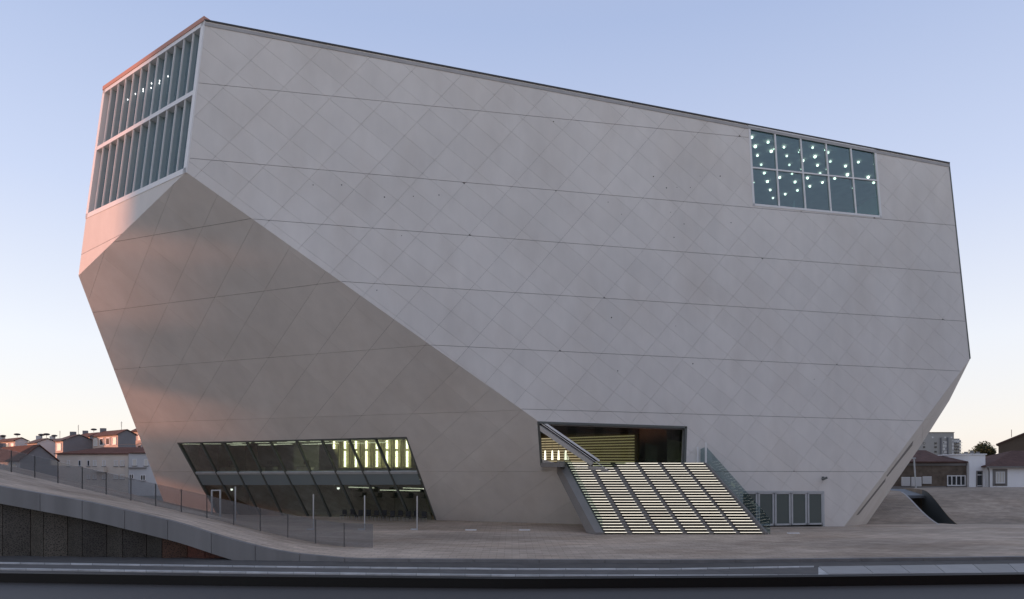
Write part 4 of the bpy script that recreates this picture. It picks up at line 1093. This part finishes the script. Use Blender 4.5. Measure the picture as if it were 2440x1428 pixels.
MB().tube((sx(2434, Y), Y + 2, sz(1040, Y)), (sx(2434, Y), Y + 2, sz(1022, Y)), .04, 5).build('antenna', 'roof_slate', rf)
# --- right: apartment block far behind
Y = 190.0
t = thing('apartment_block', 'grey apartment block with balcony columns far behind the hall corner', 'building', (sx(2240, Y), Y, -.9))
MB().b2((sx(2160, Y), Y, -.9), (sx(2273, Y), Y + 14, sz(1031, Y))).build('wall', 'apartment_grey', t)
MB().b2((sx(2273.3, Y), Y + .8, -.9), (sx(2291, Y), Y + 14, sz(1045, Y))).build('wing', 'apartment_grey', t)
MB().b2((sx(2160, Y) - .2, Y - .2, sz(1031, Y)), (sx(2273, Y) + .1, Y + 14, sz(1030, Y))).build('roof_edge', 'roof_slate', t)
for u in (2222, 2252, 2267): win_front(t, u - 1.6, u + 1.6, 1041, 1044.5, Y, sill=False, th=.08, pane='window_lit')
for v_ in (1057, 1066, 1077): 
    win_front(t, 2226.5, 2231.5, v_ - 2.5, v_ + 2, Y, sill=False, frame='window_glass', th=.1)
    win_front(t, 2199.5, 2204, v_ - 2.5, v_ + 2, Y, sill=False, frame='window_glass', th=.1, pane='window_lit' if v_ < 1060 else 'window_glass')
for r_ in range(5):
    v_ = 1052 + r_ * 7.5
    for k in range(2): win_front(t, 2246 + 5.2 * k, 2250.6 + 5.2 * k, v_, v_ + 5.5, Y, sill=False, th=.1, pane='window_lit' if (r_ + k) % 3 else 'window_glass')
    for k in range(4): win_front(t, 2268.0 + 5.6 * k if k else 2268.2, 2272.6 + 5.6 * k, v_ - 3, v_ + 2.5, Y - (0 if k == 0 else -.8), sill=False, th=.1, pane='window_lit' if (r_ * 2 + k) % 3 else 'window_glass')
    MB().b2((sx(2273.4, Y), Y - .5, sz(v_ + 3.6, Y)), (sx(2291, Y), Y + .79, sz(v_ + 3.1, Y))).build('balcony', 'plaster_grey', t)
for u in (2240, 2256): MB().b2((sx(u, Y), Y - .5, -.9), (sx(u + 2, Y), Y - .01, sz(1043, Y))).build('pilaster', 'plaster_grey', t)

# ------------------------------------------------------------------ trees
node_mat('leaf', (.050, .062, .026), .7, .2, var=.4, scale=1.2)
node_mat('bark', (.08, .06, .045), .9, .2, var=.2, scale=3)
def tree(label, u, Y, v_top, v_bot, wpx, seed, n=2600):
    rnd = random.Random(seed); x = sx(u, Y); zt_, zb = sz(v_top, Y), sz(v_bot, Y); rx = wpx / F * Y / 2
    t = thing('tree', label, 'tree', (x, Y, -.9))
    tk = MB().tube((x, Y, -.9), (x + .2, Y, lerp(zb, zt_, .4)), .35, 8, .18)
    lobes = []
    for i in range(13):
        a = rnd.uniform(0, 6.28); r_ = rnd.uniform(.15, .75) * rx; c = Vector((x + math.cos(a) * r_, Y + math.sin(a) * r_, lerp(zb, zt_, rnd.uniform(.25, .78))))
        lobes.append((c, rx * rnd.uniform(.26, .46))); tk.tube((x, Y, lerp(zb, zt_, .15)), c, .12, 5, .04)
    tk.build('trunk', 'bark', t)
    lobes.append((Vector((x, Y, lerp(zb, zt_, .8))), rx * .42))
    vs = []; fs = []
    for i in range(n):
        c, r_ = rnd.choice(lobes); d = Vector((rnd.gauss(0, 1), rnd.gauss(0, 1), rnd.gauss(0, .8))).normalized() * r_ * rnd.uniform(.55, 1.08)
        p = c + d; s_ = rnd.uniform(.09, .2); a = Vector((rnd.gauss(0, 1), rnd.gauss(0, 1), rnd.gauss(0, 1))).normalized(); b_ = a.orthogonal().normalized()
        k = len(vs); vs += [p - a * s_, p + b_ * s_ * .6, p + a * s_, p - b_ * s_ * .6]; fs.append((k, k + 1, k + 2, k + 3))
    MB().add(vs, fs).build('crown', 'leaf', t, recalc=False)
tree('dark round tree between the white block and the tall brown house', 2345, 112, 1053, 1112, 66, 3, 5200)
tree('low dark shrub-like tree in front of the apartment block', 2296, 130, 1080, 1102, 26, 5, 1200)

# ------------------------------------------------------------------ unseen left block, added and shaped to leave sunset patches on the hall
pc = Vector((-SUN_DIR.y, SUN_DIR.x, 0)).normalized()
if pc.y < 0: pc = -pc
hc = Vector((SUN_DIR.x, SUN_DIR.y, 0)).normalized()
AX = 76.0; tanE = SUN_DIR.z / math.hypot(SUN_DIR.x, SUN_DIR.y)
def prof(c, z): return pc * c + hc * AX + Z * z
def shade(u, v, pl, up_=0.0):
    p = hit(u, v, pl); return (p.dot(pc), p.z + up_ + tanE * (AX - p.dot(hc)))
ct, _ = shade(300, 520, PT3)
PROF = [(-2, -.9), (-2, 21), (ct - 12, 23), (ct - 12, 40), (ct, 40), (ct, shade(335, 600, PLf)[1])]
PROF += [shade(350, 620, PLf), shade(360, 750, PLf), shade(255, 790, PLf, .25), shade(300, 915, PLf, .25), shade(480, 945, PLf), shade(520, 1035, PLf), shade(350, 1075, PLf, 1.0), shade(372, 1140, PLf, 1.0)]
PROF += [(PROF[-1][0], -.9)]
t = thing('shade_block', 'unseen block added left of the picture, its stepped outline shaped to shade the hall', 'building', (-88, 60, -.9))
node_mat('block_wall', (.30, .28, .25), .9, .2, var=.1, scale=.3)
MB().prism([prof(c, z) for c, z in PROF], hc * 9).build('wall', 'block_wall', t)
t = thing('shade_block', 'unseen plain block added left of the picture to keep sun off the right houses', 'building', pc * 92 + hc * 125)  # unseen block added to keep the low sun off the right-hand houses
MB().prism([pc * c_ + hc * 125 + Z * z_ for c_, z_ in ((72, -.9), (72, 25), (92, 28), (112, 25), (112, -.9))], hc * 10).build('wall', 'block_wall', t)

# ------------------------------------------------------------------ unseen blocks added behind the viewer to darken the lower facade
for k, (x0, x1, hgt, lb) in enumerate(((2, 24, 25, 'nearest unseen block added behind the viewer to darken the lower facade'), (24.4, 50, 29, 'taller unseen block added behind the viewer to darken the lower facade'), (50.4, 80, 26, 'wide unseen block added to the right to darken the lower facade'), (80.4, 118, 27, 'last unseen block added at far right to darken the end of the hall'))):
    y1 = -14 + .28 * x0
    t = thing('shade_block', lb, 'building', ((x0 + x1) / 2, y1 - 6, -.9))
    MB().b2((x0, y1 - 12, -.9), (x1, y1, hgt)).build('wall', 'block_wall', t)
    MB().b2((x0 - .2, y1 - 12.2, hgt), (x1 + .1, y1 + .3, hgt + .5)).build('cornice', 'plaster_pale', t)
    for r_ in range(6):
        for c_ in range(5):
            xa = lerp(x0, x1, (c_ + .3) / 5); MB().b2((xa, y1 - .02, 2.2 + r_ * 3.8), (xa + 1.6, y1 + .06, 4.3 + r_ * 3.8)).build('window', 'window_glass', t)
